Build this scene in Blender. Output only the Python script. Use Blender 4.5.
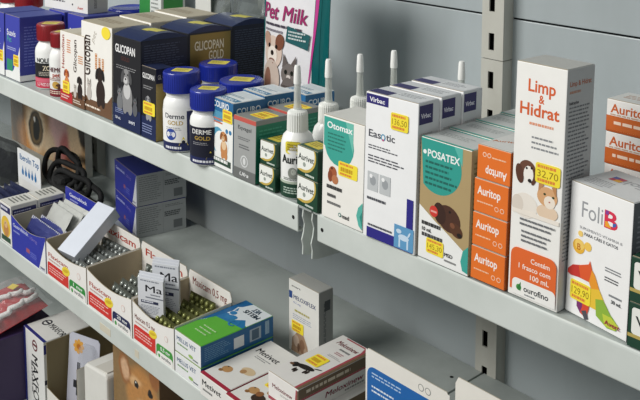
import bpy, bmesh, math, random
from mathutils import Vector, Matrix
for o in list(bpy.data.objects):
    bpy.data.objects.remove(o)
S = bpy.context.scene
COL = S.collection
K = 0.0012                      # one drawing unit in metres (shelf slots come out 50 mm apart)

# ------------------------------------------------------------------ camera
FPX, PX, PY = 916.55, 320.0, -38.5
CAM = Vector((565, -507, 306))
_a, _p = math.radians(48.124), math.radians(-6.5045)
FW = Vector((-math.sin(_a)*math.cos(_p), math.cos(_a)*math.cos(_p), math.sin(_p)))
RT = Vector((math.cos(_a), math.sin(_a), 0))
UP = RT.cross(FW)
cd = bpy.data.cameras.new('camera'); cam = bpy.data.objects.new('camera', cd); COL.objects.link(cam)
cd.sensor_width = 36; cd.lens = FPX/640*36; cd.shift_y = -(200-PY)/640; cd.clip_start = 0.01
M = Matrix((RT, UP, -FW)).transposed().to_4x4(); M.translation = CAM*K
cam.matrix_world = M
S.camera = cam

# ------------------------------------------------------------------ light
w = bpy.data.worlds.new('shop'); S.world = w; w.use_nodes = True
w.node_tree.nodes['Background'].inputs[0].default_value = (0.93, 0.98, 1.0, 1)
w.node_tree.nodes['Background'].inputs[1].default_value = 0.22
def area(name, loc, target, sx, sy, power, col=(1, .98, .94)):
    d = bpy.data.lights.new(name, 'AREA'); d.shape = 'RECTANGLE'; d.size = sx; d.size_y = sy
    d.energy = power; d.color = col
    o = bpy.data.objects.new(name, d); COL.objects.link(o); o.location = loc
    o.rotation_euler = (Vector(target)-Vector(loc)).to_track_quat('-Z', 'Y').to_euler()
area('ceiling_tube_lamp', (-1.0, -1.8, 1.5), (0.0, 0.1, 0), 1.5, 0.7, 56)
area('ceiling_tube_lamp', (0.9, -1.2, 1.75), (0.2, 0, 0), 1.2, 0.35, 5)
S.view_settings.view_transform = 'Standard'; S.view_settings.look = 'None'
S.view_settings.gamma = 1; S.view_settings.use_curve_mapping = False
S.view_settings.exposure = 0.16

# ------------------------------------------------------------------ pixel helpers (photo frame 640x400)
def ray(u, v): return RT*((u-PX)/FPX) - UP*((v-PY)/FPX) + FW
def hz(u, v, z): d = ray(u, v); return CAM + d*((z-CAM.z)/d.z)
def hy(u, v, y): d = ray(u, v); return CAM + d*((y-CAM.y)/d.y)
def dep(P): return (Vector(P)-CAM).dot(FW)
def prv(P):
    d = Vector(P)-CAM; return PY - FPX*d.dot(UP)/d.dot(FW)
def height_at(P, v):
    lo, hi = 0., 600.
    for _ in range(40):
        m = (lo+hi)/2
        if prv(Vector(P)+Vector((0, 0, m))) > v: lo = m
        else: hi = m
    return lo

# ------------------------------------------------------------------ materials
def lin(c):
    if isinstance(c, str):
        c = c.lstrip('#'); c = tuple(int(c[i:i+2], 16)/255 for i in (0, 2, 4))
    return tuple(((x/12.92) if x <= .04045 else ((x+.055)/1.055)**2.4) for x in c)
MATS = {}
def mat(c, rough=.5, metal=0., noise=.05, scale=60., bump=0., kind=''):
    key = (c, rough, metal, noise, scale, bump, kind)
    if key in MATS: return MATS[key]
    m = bpy.data.materials.new('surface_%s_%d' % (str(c).strip('#'), len(MATS))); m.use_nodes = True
    nt = m.node_tree; b = nt.nodes['Principled BSDF']; L = lin(c)
    b.inputs['Roughness'].default_value = rough; b.inputs['Metallic'].default_value = metal
    tc = nt.nodes.new('ShaderNodeTexCoord')
    n = nt.nodes.new('ShaderNodeTexNoise'); n.inputs['Scale'].default_value = scale; n.inputs['Detail'].default_value = 4
    nt.links.new(tc.outputs['Object'], n.inputs['Vector'])
    r = nt.nodes.new('ShaderNodeMix'); r.data_type = 'RGBA'
    r.inputs[6].default_value = (*[x*(1-noise) for x in L], 1)
    r.inputs[7].default_value = (*[min(1, x*(1+noise)) for x in L], 1)
    nt.links.new(n.outputs[0], r.inputs[0]); nt.links.new(r.outputs[2], b.inputs['Base Color'])
    if bump:
        bp = nt.nodes.new('ShaderNodeBump'); bp.inputs['Strength'].default_value = bump; bp.inputs['Distance'].default_value = .002
        nt.links.new(n.outputs[0], bp.inputs['Height']); nt.links.new(bp.outputs[0], b.inputs['Normal'])
    if kind == 'clear':
        b.inputs['Alpha'].default_value = .17; b.inputs['Roughness'].default_value = .12
    if kind == 'frost':
        b.inputs['Alpha'].default_value = .62
    MATS[key] = m
    return m
def M_(c): return c if isinstance(c, bpy.types.Material) else mat(c)
def worn_paint(c, rough, dirt, sc, streak=False):
    m = bpy.data.materials.new('painted_steel'); m.use_nodes = True; nt = m.node_tree; b = nt.nodes['Principled BSDF']
    b.inputs['Roughness'].default_value = rough; L = lin(c); D = lin(dirt)
    tc = nt.nodes.new('ShaderNodeTexCoord'); mp = nt.nodes.new('ShaderNodeMapping')
    nt.links.new(tc.outputs['Object'], mp.inputs['Vector'])
    if streak: mp.inputs['Scale'].default_value = (1, 1, .35)
    n = nt.nodes.new('ShaderNodeTexNoise'); n.inputs['Scale'].default_value = sc; n.inputs['Detail'].default_value = 6; n.inputs['Roughness'].default_value = .6
    nt.links.new(mp.outputs[0], n.inputs['Vector'])
    cr = nt.nodes.new('ShaderNodeValToRGB'); cr.color_ramp.elements[0].position = .42; cr.color_ramp.elements[1].position = .68
    cr.color_ramp.elements[0].color = (0, 0, 0, 1); cr.color_ramp.elements[1].color = (1, 1, 1, 1)
    nt.links.new(n.outputs[0], cr.inputs[0])
    r = nt.nodes.new('ShaderNodeMix'); r.data_type = 'RGBA'
    r.inputs[6].default_value = (*L, 1); r.inputs[7].default_value = (*D, 1)
    nt.links.new(cr.outputs[0], r.inputs[0]); nt.links.new(r.outputs[2], b.inputs['Base Color'])
    n2 = nt.nodes.new('ShaderNodeTexNoise'); n2.inputs['Scale'].default_value = sc*6; n2.inputs['Detail'].default_value = 3
    nt.links.new(tc.outputs['Object'], n2.inputs['Vector'])
    mr = nt.nodes.new('ShaderNodeMapRange'); mr.inputs[3].default_value = rough-.08; mr.inputs[4].default_value = rough+.12
    nt.links.new(n2.outputs[0], mr.inputs[0]); nt.links.new(mr.outputs[0], b.inputs['Roughness'])
    return m
def photo_print(base, blobs, wd, hg, warp=.012, fur=170., amp=.25):
    """a printed photograph: soft-edged colour shapes (u, v, ru, rv, turn, colour, edge) in shares of the face width, with hair-like grain"""
    m = bpy.data.materials.new('printed_photo'); m.use_nodes = True; nt = m.node_tree; b = nt.nodes['Principled BSDF']; b.inputs['Roughness'].default_value = .45
    L = nt.links.new; tc = nt.nodes.new('ShaderNodeTexCoord')
    n = nt.nodes.new('ShaderNodeTexNoise'); n.inputs['Scale'].default_value = 60; n.inputs['Detail'].default_value = 3; L(tc.outputs['Object'], n.inputs['Vector'])
    sb = nt.nodes.new('ShaderNodeVectorMath'); sb.operation = 'SUBTRACT'; sb.inputs[1].default_value = (.5, .5, .5); L(n.outputs['Color'], sb.inputs[0])
    sc = nt.nodes.new('ShaderNodeVectorMath'); sc.operation = 'SCALE'; sc.inputs['Scale'].default_value = warp; L(sb.outputs[0], sc.inputs[0])
    ad = nt.nodes.new('ShaderNodeVectorMath'); L(tc.outputs['Object'], ad.inputs[0]); L(sc.outputs[0], ad.inputs[1])
    cur = None
    for u, v, ru, rv, rot, col, edge in blobs:
        mp = nt.nodes.new('ShaderNodeMapping'); mp.vector_type = 'TEXTURE'
        mp.inputs['Location'].default_value = (u*wd*K, 0, v*hg*K); mp.inputs['Rotation'].default_value = (0, -math.radians(rot), 0); mp.inputs['Scale'].default_value = (ru*wd*K, 1, rv*wd*K)
        L(ad.outputs[0], mp.inputs['Vector'])
        ln = nt.nodes.new('ShaderNodeVectorMath'); ln.operation = 'LENGTH'; L(mp.outputs[0], ln.inputs[0])
        mr = nt.nodes.new('ShaderNodeMapRange'); mr.interpolation_type = 'SMOOTHSTEP'; mr.inputs[1].default_value = 1+edge; mr.inputs[2].default_value = max(0., 1-edge); L(ln.outputs['Value'], mr.inputs[0])
        mx = nt.nodes.new('ShaderNodeMix'); mx.data_type = 'RGBA'; mx.inputs[7].default_value = (*lin(col), 1); L(mr.outputs[0], mx.inputs[0])
        if cur is None: mx.inputs[6].default_value = (*lin(base), 1)
        else: L(cur, mx.inputs[6])
        cur = mx.outputs[2]
    n2 = nt.nodes.new('ShaderNodeTexNoise'); n2.inputs['Scale'].default_value = fur; n2.inputs['Detail'].default_value = 4; L(ad.outputs[0], n2.inputs['Vector'])
    r2 = nt.nodes.new('ShaderNodeMapRange'); r2.inputs[3].default_value = 1-amp; r2.inputs[4].default_value = 1+amp; L(n2.outputs[0], r2.inputs[0])
    ml = nt.nodes.new('ShaderNodeVectorMath'); ml.operation = 'SCALE'; L(cur, ml.inputs[0]); L(r2.outputs[0], ml.inputs['Scale'])
    L(ml.outputs[0], b.inputs['Base Color'])
    return m
PAINT = worn_paint('#d3d9d5', .42, '#c6cdc8', 9)
PANEL = worn_paint('#b2bbbe', .34, '#a3abad', 4, True)
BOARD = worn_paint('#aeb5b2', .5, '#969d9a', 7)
UPR = worn_paint('#c2c1b8', .45, '#aeaca2', 10, True)
STEEL = mat('#b9bfbe', .35, .6, .08)
HOLE = mat('#070808', .9)
WHITE = '#eef0ee'; GREYW = '#e2e4e2'

# ------------------------------------------------------------------ object helpers
def link(o, parent=None):
    COL.objects.link(o)
    if parent is not None: o.parent = parent
    return o
def tag(o, label, cat, group=None, kind=None):
    if label: o['label'] = label
    if cat: o['category'] = cat
    if group: o['group'] = group
    if kind: o['kind'] = kind
    return o
def thing(name, label, cat, loc=(0, 0, 0), ang=0., group=None, rot=None):
    o = bpy.data.objects.new(name, None); o.empty_display_size = .01; link(o)
    o.location = Vector(loc)*K; o.rotation_euler = rot if rot else (0, 0, math.radians(ang))
    return tag(o, label, cat, group)
def mesh_obj(name, verts, faces, mats, parent=None, mi=None, smooth=False):
    me = bpy.data.meshes.new(name)
    me.from_pydata([(v[0]*K, v[1]*K, v[2]*K) for v in verts], [], faces)
    for m in mats: me.materials.append(M_(m))
    if mi: me.polygons.foreach_set('material_index', mi)
    if smooth: me.polygons.foreach_set('use_smooth', [True]*len(me.polygons))
    me.update()
    return link(bpy.data.objects.new(name, me), parent)
def bm_obj(name, bm, mats, parent=None, smooth=False):
    bmesh.ops.recalc_face_normals(bm, faces=bm.faces)
    for v in bm.verts: v.co *= K
    me = bpy.data.meshes.new(name); bm.to_mesh(me); bm.free()
    for m in (mats if isinstance(mats, (list, tuple)) else [mats]): me.materials.append(M_(m))
    if smooth: me.polygons.foreach_set('use_smooth', [True]*len(me.polygons))
    return link(bpy.data.objects.new(name, me), parent)
def add_box(bm, x0, y0, z0, x1, y1, z1, mi=0):
    vs = [bm.verts.new(p) for p in ((x0,y0,z0),(x1,y0,z0),(x1,y1,z0),(x0,y1,z0),(x0,y0,z1),(x1,y0,z1),(x1,y1,z1),(x0,y1,z1))]
    for q in ((0,3,2,1),(4,5,6,7),(0,1,5,4),(1,2,6,5),(2,3,7,6),(3,0,4,7)):
        f = bm.faces.new([vs[i] for i in q]); f.material_index = mi
    return vs
def box_obj(name, a, b, m, parent=None, bev=0.):
    bm = bmesh.new(); add_box(bm, *a, *b)
    if bev: bmesh.ops.bevel(bm, geom=list(bm.edges), offset=bev, segments=2, affect='EDGES', profile=.5)
    return bm_obj(name, bm, m, parent)
def prism(name, pts, axis, t0, t1, m, parent=None, bev=0.):
    """outline pts (a,b) extruded along axis from t0 to t1"""
    bm = bmesh.new()
    def P(a, b, t): return {'x': (t, a, b), 'y': (a, t, b), 'z': (a, b, t)}[axis]
    A = [bm.verts.new(P(a, b, t0)) for a, b in pts]; B = [bm.verts.new(P(a, b, t1)) for a, b in pts]
    bm.faces.new(A); bm.faces.new(B[::-1]); n = len(pts)
    for i in range(n): bm.faces.new((A[i], B[i], B[(i+1) % n], A[(i+1) % n]))
    if bev: bmesh.ops.bevel(bm, geom=list(bm.edges), offset=bev, segments=2, affect='EDGES', profile=.5)
    return bm_obj(name, bm, m, parent)
def lathe(name, prof, m, parent=None, n=36, ribs=0., c=(0, 0)):
    bm = bmesh.new(); rings = []
    for r, z in prof:
        ring = []
        for i in range(n):
            a = 2*math.pi*i/n; rr = r*(1-ribs*(i % 2)) if r > .5 else r
            ring.append(bm.verts.new((c[0]+rr*math.cos(a), c[1]+rr*math.sin(a), z)))
        rings.append(ring)
    for A, B in zip(rings, rings[1:]):
        for i in range(n): bm.faces.new((A[i], A[(i+1) % n], B[(i+1) % n], B[i]))
    bm.faces.new(rings[0][::-1]); bm.faces.new(rings[-1])
    o = bm_obj(name, bm, m, parent, smooth=not ribs)
    if not ribs:
        md = o.modifiers.new('edges', 'EDGE_SPLIT'); md.split_angle = math.radians(38)
    return o
def tube(name, pts, r, m, parent=None, n=8, closed=False):
    bm = bmesh.new(); rings = []; N = len(pts); pts = [Vector(p) for p in pts]
    for i, p in enumerate(pts):
        t = (pts[(i+1) % N]-pts[i-1]) if closed else (pts[min(i+1, N-1)]-pts[max(i-1, 0)])
        t.normalize(); a = t.cross(Vector((0, 0, 1)))
        if a.length < .05: a = t.cross(Vector((1, 0, 0)))
        a.normalize(); b = t.cross(a)
        rings.append([bm.verts.new(p+a*(r*math.cos(2*math.pi*k/n))+b*(r*math.sin(2*math.pi*k/n))) for k in range(n)])
    for i in range(N if closed else N-1):
        A, B = rings[i], rings[(i+1) % N]
        for k in range(n): bm.faces.new((A[k], A[(k+1) % n], B[(k+1) % n], B[k]))
    if not closed: bm.faces.new(rings[0][::-1]); bm.faces.new(rings[-1])
    return bm_obj(name, bm, m, parent, smooth=True)
def copy_tree(o, parent=None):
    c = o.copy(); COL.objects.link(c)
    if parent is not None:
        c.parent = parent; c.matrix_parent_inverse = o.matrix_parent_inverse
    for ch in list(o.children): copy_tree(ch, c)
    return c
def dup(o, loc, label=None, ang=None):
    c = copy_tree(o); c.location = Vector(loc)*K
    if ang is not None: c.rotation_euler = (0, 0, math.radians(ang))
    if label: c['label'] = label
    return c

# ------------------------------------------------------------------ printing on faces
TXT = {}
def text_mesh(s, bold=0., shear=0.):
    bold = min(bold, 1.); wide = any(q in s for q in 'MWw')
    key = (s, bold, shear)
    if key in TXT: return TXT[key]
    cu = bpy.data.curves.new('type', 'FONT'); cu.body = s; cu.offset = 0 if wide else bold*.02; cu.shear = shear; cu.resolution_u = 3
    ob = bpy.data.objects.new('type', cu); me = ob.to_mesh()
    vs = [(v.co.x, v.co.y) for v in me.vertices]; fs = [tuple(p.vertices) for p in me.polygons]
    if wide and bold:       # pointed letters are thickened by a second, shifted copy
        k = len(vs); sh = .035*bold; fs = fs+[tuple(i+k for i in f) for f in fs]; vs = vs+[(a+sh, b+sh*.3) for a, b in vs]
    ob.to_mesh_clear(); bpy.data.objects.remove(ob); bpy.data.curves.remove(cu)
    x0 = min(v[0] for v in vs); x1 = max(v[0] for v in vs)
    TXT[key] = ([(v[0]-x0, v[1]) for v in vs], fs, x1-x0)
    return TXT[key]
RNG = random.Random(5)
class Prints:
    """flat print on the faces of a thing: shapes go to the part 'artwork', type to 'lettering'"""
    def __init__(s, root, fw, fh, mapf):
        s.root = root; s.fw, s.fh, s.mapf = fw, fh, mapf; s.store = {}; s.n = 0; s.nu = 4; s.tag = ''; s.items = []
    def face(s, fw, fh, mapf, nu=4, tag_=''): s.tag = tag_; s.fw, s.fh, s.mapf = fw, fh, mapf; s.n = 0; s.nu = nu; return s
    def put(s, part, vs, fs, c):
        s.n += 1; e = .05+.022*s.n+(.35 if s.nu > 10 else 0)
        if part != 'price_sticker': part = s.tag+part
        if part.endswith('artwork') or part.endswith('lettering'):
            b = [min(v[0] for v in vs), min(v[1] for v in vs), max(v[0] for v in vs), max(v[1] for v in vs)]
            s.items.append((part, b, [s.mapf(a, b_, e) for a, b_ in vs], fs, M_(c))); return
        V, F, I, MM = s.store.setdefault(part, ([], [], [], []))
        m = M_(c)
        if m not in MM: MM.append(m)
        k = len(V); V += [s.mapf(a, b, e) for a, b in vs]; F += [tuple(i+k for i in f) for f in fs]; I += [MM.index(m)]*len(fs)
    def poly(s, pts, c, part='artwork'):
        pts = [(a*s.fw, b*s.fh) for a, b in pts]; s.put(part, pts, [tuple(range(len(pts)))], c)
    def rect(s, a, b, c_, d, col, part='artwork'):
        vs = []; nu = s.nu
        for i in range(nu+1):
            x = (a+(c_-a)*i/nu)*s.fw; vs += [(x, b*s.fh), (x, d*s.fh)]
        s.put(part, vs, [(2*i, 2*i+2, 2*i+3, 2*i+1) for i in range(nu)], col)
    def rrect(s, a, b, c_, d, r, col, corners=(1, 1, 1, 1), part='artwork'):
        a, c_, b, d = a*s.fw, c_*s.fw, b*s.fh, d*s.fh; pts = []
        for (x, y, t0, on) in ((c_, d, 0, corners[0]), (a, d, 90, corners[1]), (a, b, 180, corners[2]), (c_, b, 270, corners[3])):
            if not on: pts.append((x, y)); continue
            cx = x-r if x == c_ else x+r; cy = y-r if y == d else y+r
            for k in range(7):
                t = math.radians(t0+15*k); pts.append((cx+r*math.cos(t), cy+r*math.sin(t)))
        s.put(part, pts, [tuple(range(len(pts)))], col)
    def ell(s, cx, cy, rx, ry, col, rot=0., part='artwork', n=20):
        """radii in units of the face width"""
        q = math.radians(rot); pts = []
        for k in range(n):
            t = 2*math.pi*k/n; x, y = rx*s.fw*math.cos(t), ry*s.fw*math.sin(t)
            pts.append((cx*s.fw+x*math.cos(q)-y*math.sin(q), cy*s.fh+x*math.sin(q)+y*math.cos(q)))
        s.put(part, pts+[(cx*s.fw, cy*s.fh)], [(k, (k+1) % n, n) for k in range(n)], col)
    def text(s, t, u, v, wid, col, hgt=None, bold=0., rot=0., shear=0., part='lettering'):
        """left baseline at (u,v); wid = width as a share of the face width; hgt = cap height as share of face height"""
        vs, fs, W = text_mesh(t, bold, shear)
        sx = wid*s.fw/W; sy = sx if hgt is None else hgt*s.fh/.69
        q = math.radians(rot); cq, sq = math.cos(q), math.sin(q)
        s.put(part, [(u*s.fw+x*sx*cq-y*sy*sq, v*s.fh+x*sx*sq+y*sy*cq) for x, y in vs], fs, col)
    def lines(s, u0, v0, u1, v1, n, col, fill=.5, rot=False, part='lettering'):
        """n rows of type too small to read, drawn as word-length dashes"""
        vs, fs = [], []
        for i in range(n):
            a, b = (v0, v1) if not rot else (u0, u1)
            st = (b-a)/n; hi = b-i*st; lo = hi-st*fill
            p0, p1 = (u0, u1) if not rot else (v0, v1)
            x = p0; end = p0+(p1-p0)*RNG.uniform(.72, 1)
            while x < end:
                w_ = (p1-p0)*RNG.uniform(.05, .17); x2 = min(end, x+w_); k = len(vs)
                if not rot: vs += [(x*s.fw, lo*s.fh), (x2*s.fw, lo*s.fh), (x2*s.fw, hi*s.fh), (x*s.fw, hi*s.fh)]
                else: vs += [(lo*s.fw, x*s.fh), (hi*s.fw, x*s.fh), (hi*s.fw, x2*s.fh), (lo*s.fw, x2*s.fh)]
                fs.append((k, k+1, k+2, k+3)); x = x2+(p1-p0)*.025
        s.put(part, vs, fs, col)
    def sticker(s, a, b, c_, d, txt=None):
        s.n += 4
        s.rrect(a, b, c_, d, min((c_-a)*s.fw, (d-b)*s.fh)*.14, '#f7e23a', part='price_sticker')
        h = d-b; w_ = c_-a
        s.lines(a+.08*w_, b+.76*h, c_-.08*w_, b+.9*h, 1, '#e0863a', 1, part='price_sticker')
        if txt: s.text(txt, a+.08*w_, b+.32*h, .84*w_, '#9a7d14', hgt=.34*h, part='price_sticker')
        else: s.lines(a+.12*w_, b+.34*h, c_-.1*w_, b+.62*h, 1, '#c79a1c', 1, part='price_sticker')
        s.lines(a+.1*w_, b+.1*h, c_-.1*w_, b+.24*h, 1, '#e0863a', 1, part='price_sticker')
    def build(s):
        # motifs that touch form one part; motifs apart from each other are parts of their own
        G_ = []
        for part, b, vs, fs, m in s.items:
            t_ = .4 if part.endswith('artwork') else 5.
            hit = [g for g in G_ if g[0] == part and any(b[0] <= q[2]+t_ and b[2] >= q[0]-t_ and b[1] <= q[3]+t_ and b[3] >= q[1]-t_ for q in g[1])]
            ng = [part, [b], []]
            for g in hit: ng[1] += g[1]; ng[2] += g[2]; G_.remove(g)
            ng[2].append((vs, fs, m)); G_.append(ng)
        for part, _, els in G_:
            V, F, I, MM = [], [], [], []
            for vs, fs, m in els:
                if m not in MM: MM.append(m)
                k = len(V); V += vs; F += [tuple(i+k for i in f) for f in fs]; I += [MM.index(m)]*len(fs)
            mesh_obj(part, V, F, MM, s.root, I)
        s.items = []
        for part, (V, F, I, MM) in s.store.items(): mesh_obj(part, V, F, MM, s.root, I)
        s.store = {}

LEAN = math.radians(1.6)
class Carton:
    """folding carton: parts carton (> tuck flap line), artwork, lettering, price_sticker"""
    def __init__(s, name, label, loc, ang, w, d, h, f=WHITE, r=None, t=None, group=None, cat='box', flap=True, bev=.5):
        s.w, s.d, s.h = w, d, h
        if loc[2] > -1:      # cartons on the upper shelf lean back a little
            loc = (loc[0], loc[1]+loc[2]*math.sin(LEAN), loc[2]+d*math.sin(LEAN)*(1 if loc[2] < 1 else 1))
        s.root = thing(name, label, cat, loc, ang, group, rot=(-LEAN, 0, math.radians(ang)) if loc[2] > -1 else None)
        bm = bmesh.new(); add_box(bm, 0, 0, 0, w, d, h)
        bmesh.ops.bevel(bm, geom=list(bm.edges), offset=bev, segments=2, affect='EDGES', profile=.5)
        bm.normal_update()
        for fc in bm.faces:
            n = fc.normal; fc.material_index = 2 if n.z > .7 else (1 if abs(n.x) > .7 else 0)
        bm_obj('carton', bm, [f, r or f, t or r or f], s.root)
        if flap:
            bm = bmesh.new(); add_box(bm, .7, .9, h-.3, w-.7, d-.6, h+.35)
            add_box(bm, .7, .35, h-.3, w-.7, .75, h+.3, 1)
            bm_obj('tuck_flap', bm, [t or r or f, mat('#a89a80', .8)], s.root)
        s.p = Prints(s.root, w, h, None); s.front()
    def front(s): return s.p.face(s.w, s.h, lambda a, b, e: (a, -e, b), 4, 'front_')
    def right(s): return s.p.face(s.d, s.h, lambda a, b, e: (s.w+e, a, b), 4, 'side_')
    def top(s): return s.p.face(s.w, s.d, lambda a, b, e: (a, b, s.h+.35+e), 4, 'top_')
    def done(s): s.p.build(); return s.root
def fit(bl, br, tl_v, z=0.):
    A = hz(*bl, z); B = hz(*br, z); e = B-A
    return (A.x, A.y, z), math.degrees(math.atan2(e.y, e.x)), e.length, height_at(A, tl_v)

# ================================================================== structure
LOW, BASE = -247., -500.
XJ = (-1747., -880., -12., 855.)
def shelving():
    root = thing('shelving_unit', 'grey painted steel shelving with slotted uprights and lipped shelves', 'shelving')
    for z, dpt in ((470., 250.), (0., 247.), (LOW, 247.), (BASE, 330.)):  # the highest shelf is out of view, added to shade the box tops
        for i in range(3):
            x0, x1 = XJ[i]+1.2, XJ[i+1]-1.2
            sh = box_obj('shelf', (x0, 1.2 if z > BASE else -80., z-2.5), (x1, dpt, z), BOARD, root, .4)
            yf = 0. if z > BASE else -82.
            la, lb = (x0+7 if i != 1 else x0+7), x1-17
            prof = [(yf+1.2, z-.1), (yf+.2, z-.9), (yf, z-2.2), (yf, z-24), (yf+.5, z-25), (yf+8, z-25), (yf+8, z-23.6), (yf+1.4, z-23.6), (yf+1.4, z-2.4)]
            lip = prism('front_lip', prof, 'x', la, lb, PAINT, sh)
            if z == LOW and i == 1:
                for rx_, rw in ((la+552, 9), (la+470, 26)): box_obj('label_residue', (rx_, yf-.25, z-18), (rx_+rw, yf+.3, z-9), mat('#cfc9b6', .8, 0, .1), lip)
            if z in (0., LOW):
                for hx_ in (lb-6, la+6):
                    bm = bmesh.new()
                    bmesh.ops.create_circle(bm, cap_ends=True, segments=14, radius=1.9, matrix=Matrix.Translation((hx_, yf-.06, z-13))@Matrix.Rotation(math.pi/2, 4, 'X'))
                    bm_obj('hole', bm, HOLE, lip)
                for hx_ in (x0+28, x1-16):
                    bm = bmesh.new(); bmesh.ops.create_circle(bm, cap_ends=True, segments=14, radius=2.2, matrix=Matrix.Translation((hx_, 215, z+.06)))
                    bm_obj('hole', bm, HOLE, sh)
        for j in (1, 2):
            for dx in (-15., -2.5):
                x = XJ[j]+dx; pts = [(4, z-1)]
                edge = [(3, -4), (2.2, -10), (4.4, -17), (3.4, -24), (1.2, -31), (2.6, -37), (2.2, -45)]
                pts += [(a, z+b) for a, b in edge] + [(8, z-47), (60, z-50), (246, z-62), (246, z-3)]
                if z > BASE: prism('bracket', pts, 'x', x, x+1.3, PAINT, root)
    # back panels with a narrow gap between courses
    cuts = [-560, -320, 141, 500]
    for i in range(3):
        for a, b in zip(cuts, cuts[1:]):
            box_obj('back_panel', (XJ[i]+2, 262, a+.9), (XJ[i+1]-2, 265, b-.9), PANEL, root, .8)
    box_obj('back_panel', (XJ[0], 275, -600), (XJ[3], 277, 500), mat('#26292a', .8), root)
    # slotted uprights
    for j in range(1, 3):
        xc = XJ[j]; x0, x1 = xc-10.5, xc+17; s0, s1 = xc-1.5, xc+5.5
        for (za, zb) in ((-600., 97.6), (98.4, 490.)):
            bm = bmesh.new()
            add_box(bm, x0, 246, za, s0, 248, zb); add_box(bm, s1, 246, za, x1, 248, zb)
            add_box(bm, x0, 248, za, x0+2, 263, zb); add_box(bm, x1-2, 248, za, x1, 263, zb)
            zs = [z for z in (-581+40.5*k for k in range(30)) if za < z and z+18 < zb]
            lo = za
            for z in zs:
                add_box(bm, s0, 246, lo, s1, 248, z); lo = z+18
            add_box(bm, s0, 246, lo, s1, 248, zb)
            bm_obj('upright', bm, UPR, root)
        box_obj('slot_shade_backing', (x0+3, 256, -590), (x1-3, 257, 485), HOLE, root)  # near-black sheet inside the upright, painting the shade seen through its slots
shelving()
fl = box_obj('floor', (-2600, -2600, -700), (2600, 290, -690), worn_paint('#8d8a84', .5, '#7c7974', 5)); fl['kind'] = 'structure'

# ================================================================== upper shelf, front row from the far end
def blue_box(loc, label, w=47, d=62, h=88):
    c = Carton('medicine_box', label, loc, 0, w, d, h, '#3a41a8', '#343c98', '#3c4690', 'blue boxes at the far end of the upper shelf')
    p = c.front()
    p.poly([(0, 0), (1, 0), (1, .08), (.95, .42), (.9, .42), (.55, .14), (0, .1)], WHITE)
    p.poly([(.9, .42), (1, .55), (1, .2), (.8, .2)], '#e7e3f2')
    p.rect(.1, .12, .5, .3, '#2d8f6c'); p.text('Suavis', .12, .68, .6, '#e8ecf4', bold=.6); p.text('Pet', .14, .58, .3, '#4fb59b')
    p.lines(.12, .44, .8, .5, 2, '#aab4e0'); p.sticker(.56, .22, .92, .4)
    p = c.right(); p.rect(0, 0, 1, .09, WHITE); p.lines(.1, .2, .9, .85, 14, '#6d76c4', .35); p.rect(.55, .12, .85, .3, '#5a63b5')
    return c.done()
b0 = blue_box((-714.5, 4, 0), 'blue and white medicine box at the far end of the upper shelf row')
blue_box((-663.5, 4, 0), 'blue medicine box with white lower corner beside the white maroon-capped bottle')
blue_box((-663, 69, 0), 'plain-sided blue medicine box standing behind the first blue box', d=60)
blue_box((-612, 72, 0), 'blue medicine box right behind the two maroon-capped bottles', d=56)
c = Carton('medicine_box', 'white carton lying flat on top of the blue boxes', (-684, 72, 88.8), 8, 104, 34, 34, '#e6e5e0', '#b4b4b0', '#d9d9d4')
p = c.front(); p.text('Avert', .77, .14, .13, '#b8392f', bold=1); p.lines(.03, .25, .62, .7, 3, '#55585c', .4); p.ell(.66, .3, .014, .014, '#222222')
p = c.right(); p.lines(.3, .2, .45, .8, 3, '#555555', .5, rot=True); c.done()

def pill_bottle(name, label, px_u, v_bot, dia_px, v_top, cap_v, capcol, bodycol, group, lab, ang=22., capr=.86, z=0., loc=None, H=None, R=None):
    """screw-cap bottle placed by the front of its base"""
    if loc is None:
        A = hz(px_u, v_bot, z); R = dia_px*dep(A)/FPX/2; hd = Vector((FW.x, FW.y, 0)).normalized(); Cn = A+hd*R
        H = height_at(Cn, v_top); hc = H-height_at(Cn, cap_v); loc = (Cn.x, Cn.y, z)
    else: hc = H*.235
    root = thing(name, label, 'bottle', loc, ang, group)
    hb = H-hc
    lathe('bottle_body', [(R*.9, 0), (R*.97, 1), (R, 3), (R, hb*.76), (R*.96, hb*.84), (R*.82, hb*.92), (R*capr*.86, hb*.96), (R*capr*.84, hb+1)], bodycol, root)
    cap = lathe('cap', [(R*capr, hb+.4), (R*capr, H-1.2), (R*capr*.96, H-.2), (R*capr*.7, H), (.3, H)], capcol, root, n=44)
    bm = bmesh.new()
    for k in range(48):
        t = 2*math.pi*k/48
        m_ = Matrix.Rotation(t, 4, 'Z')@Matrix.Translation((R*capr, 0, (hb+H)/2))@Matrix.Diagonal((.5, .5, hc*.8, 1))
        bmesh.ops.create_cube(bm, size=1, matrix=m_)
    bm_obj('cap_ribs', bm, capcol, cap)
    P_ = Prints(root, 0, 0, None)
    cir = math.pi*R
    P_.face(cir, hb*.76, lambda a, b, e: ((R+e)*math.sin((a-cir/2)/R), -(R+e)*math.cos((a-cir/2)/R), b+.5), 30)
    lab(P_)
    P_.face(2*R, 2*R, lambda a, b, e: (a-R, b-R, H+e), 4, 'cap_'); 
    P_.rrect(.26, .32, .76, .7, R*.1, '#dccf5a', part='price_sticker'); P_.lines(.32, .4, .7, .62, 3, '#8a7d30', .5, part='price_sticker')
    P_.build()
    return root
RED = mat('#8e1d24', .3); BLUECAP = mat('#1f2f96', .25); PLW = mat('#f1f2f0', .3)
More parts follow.
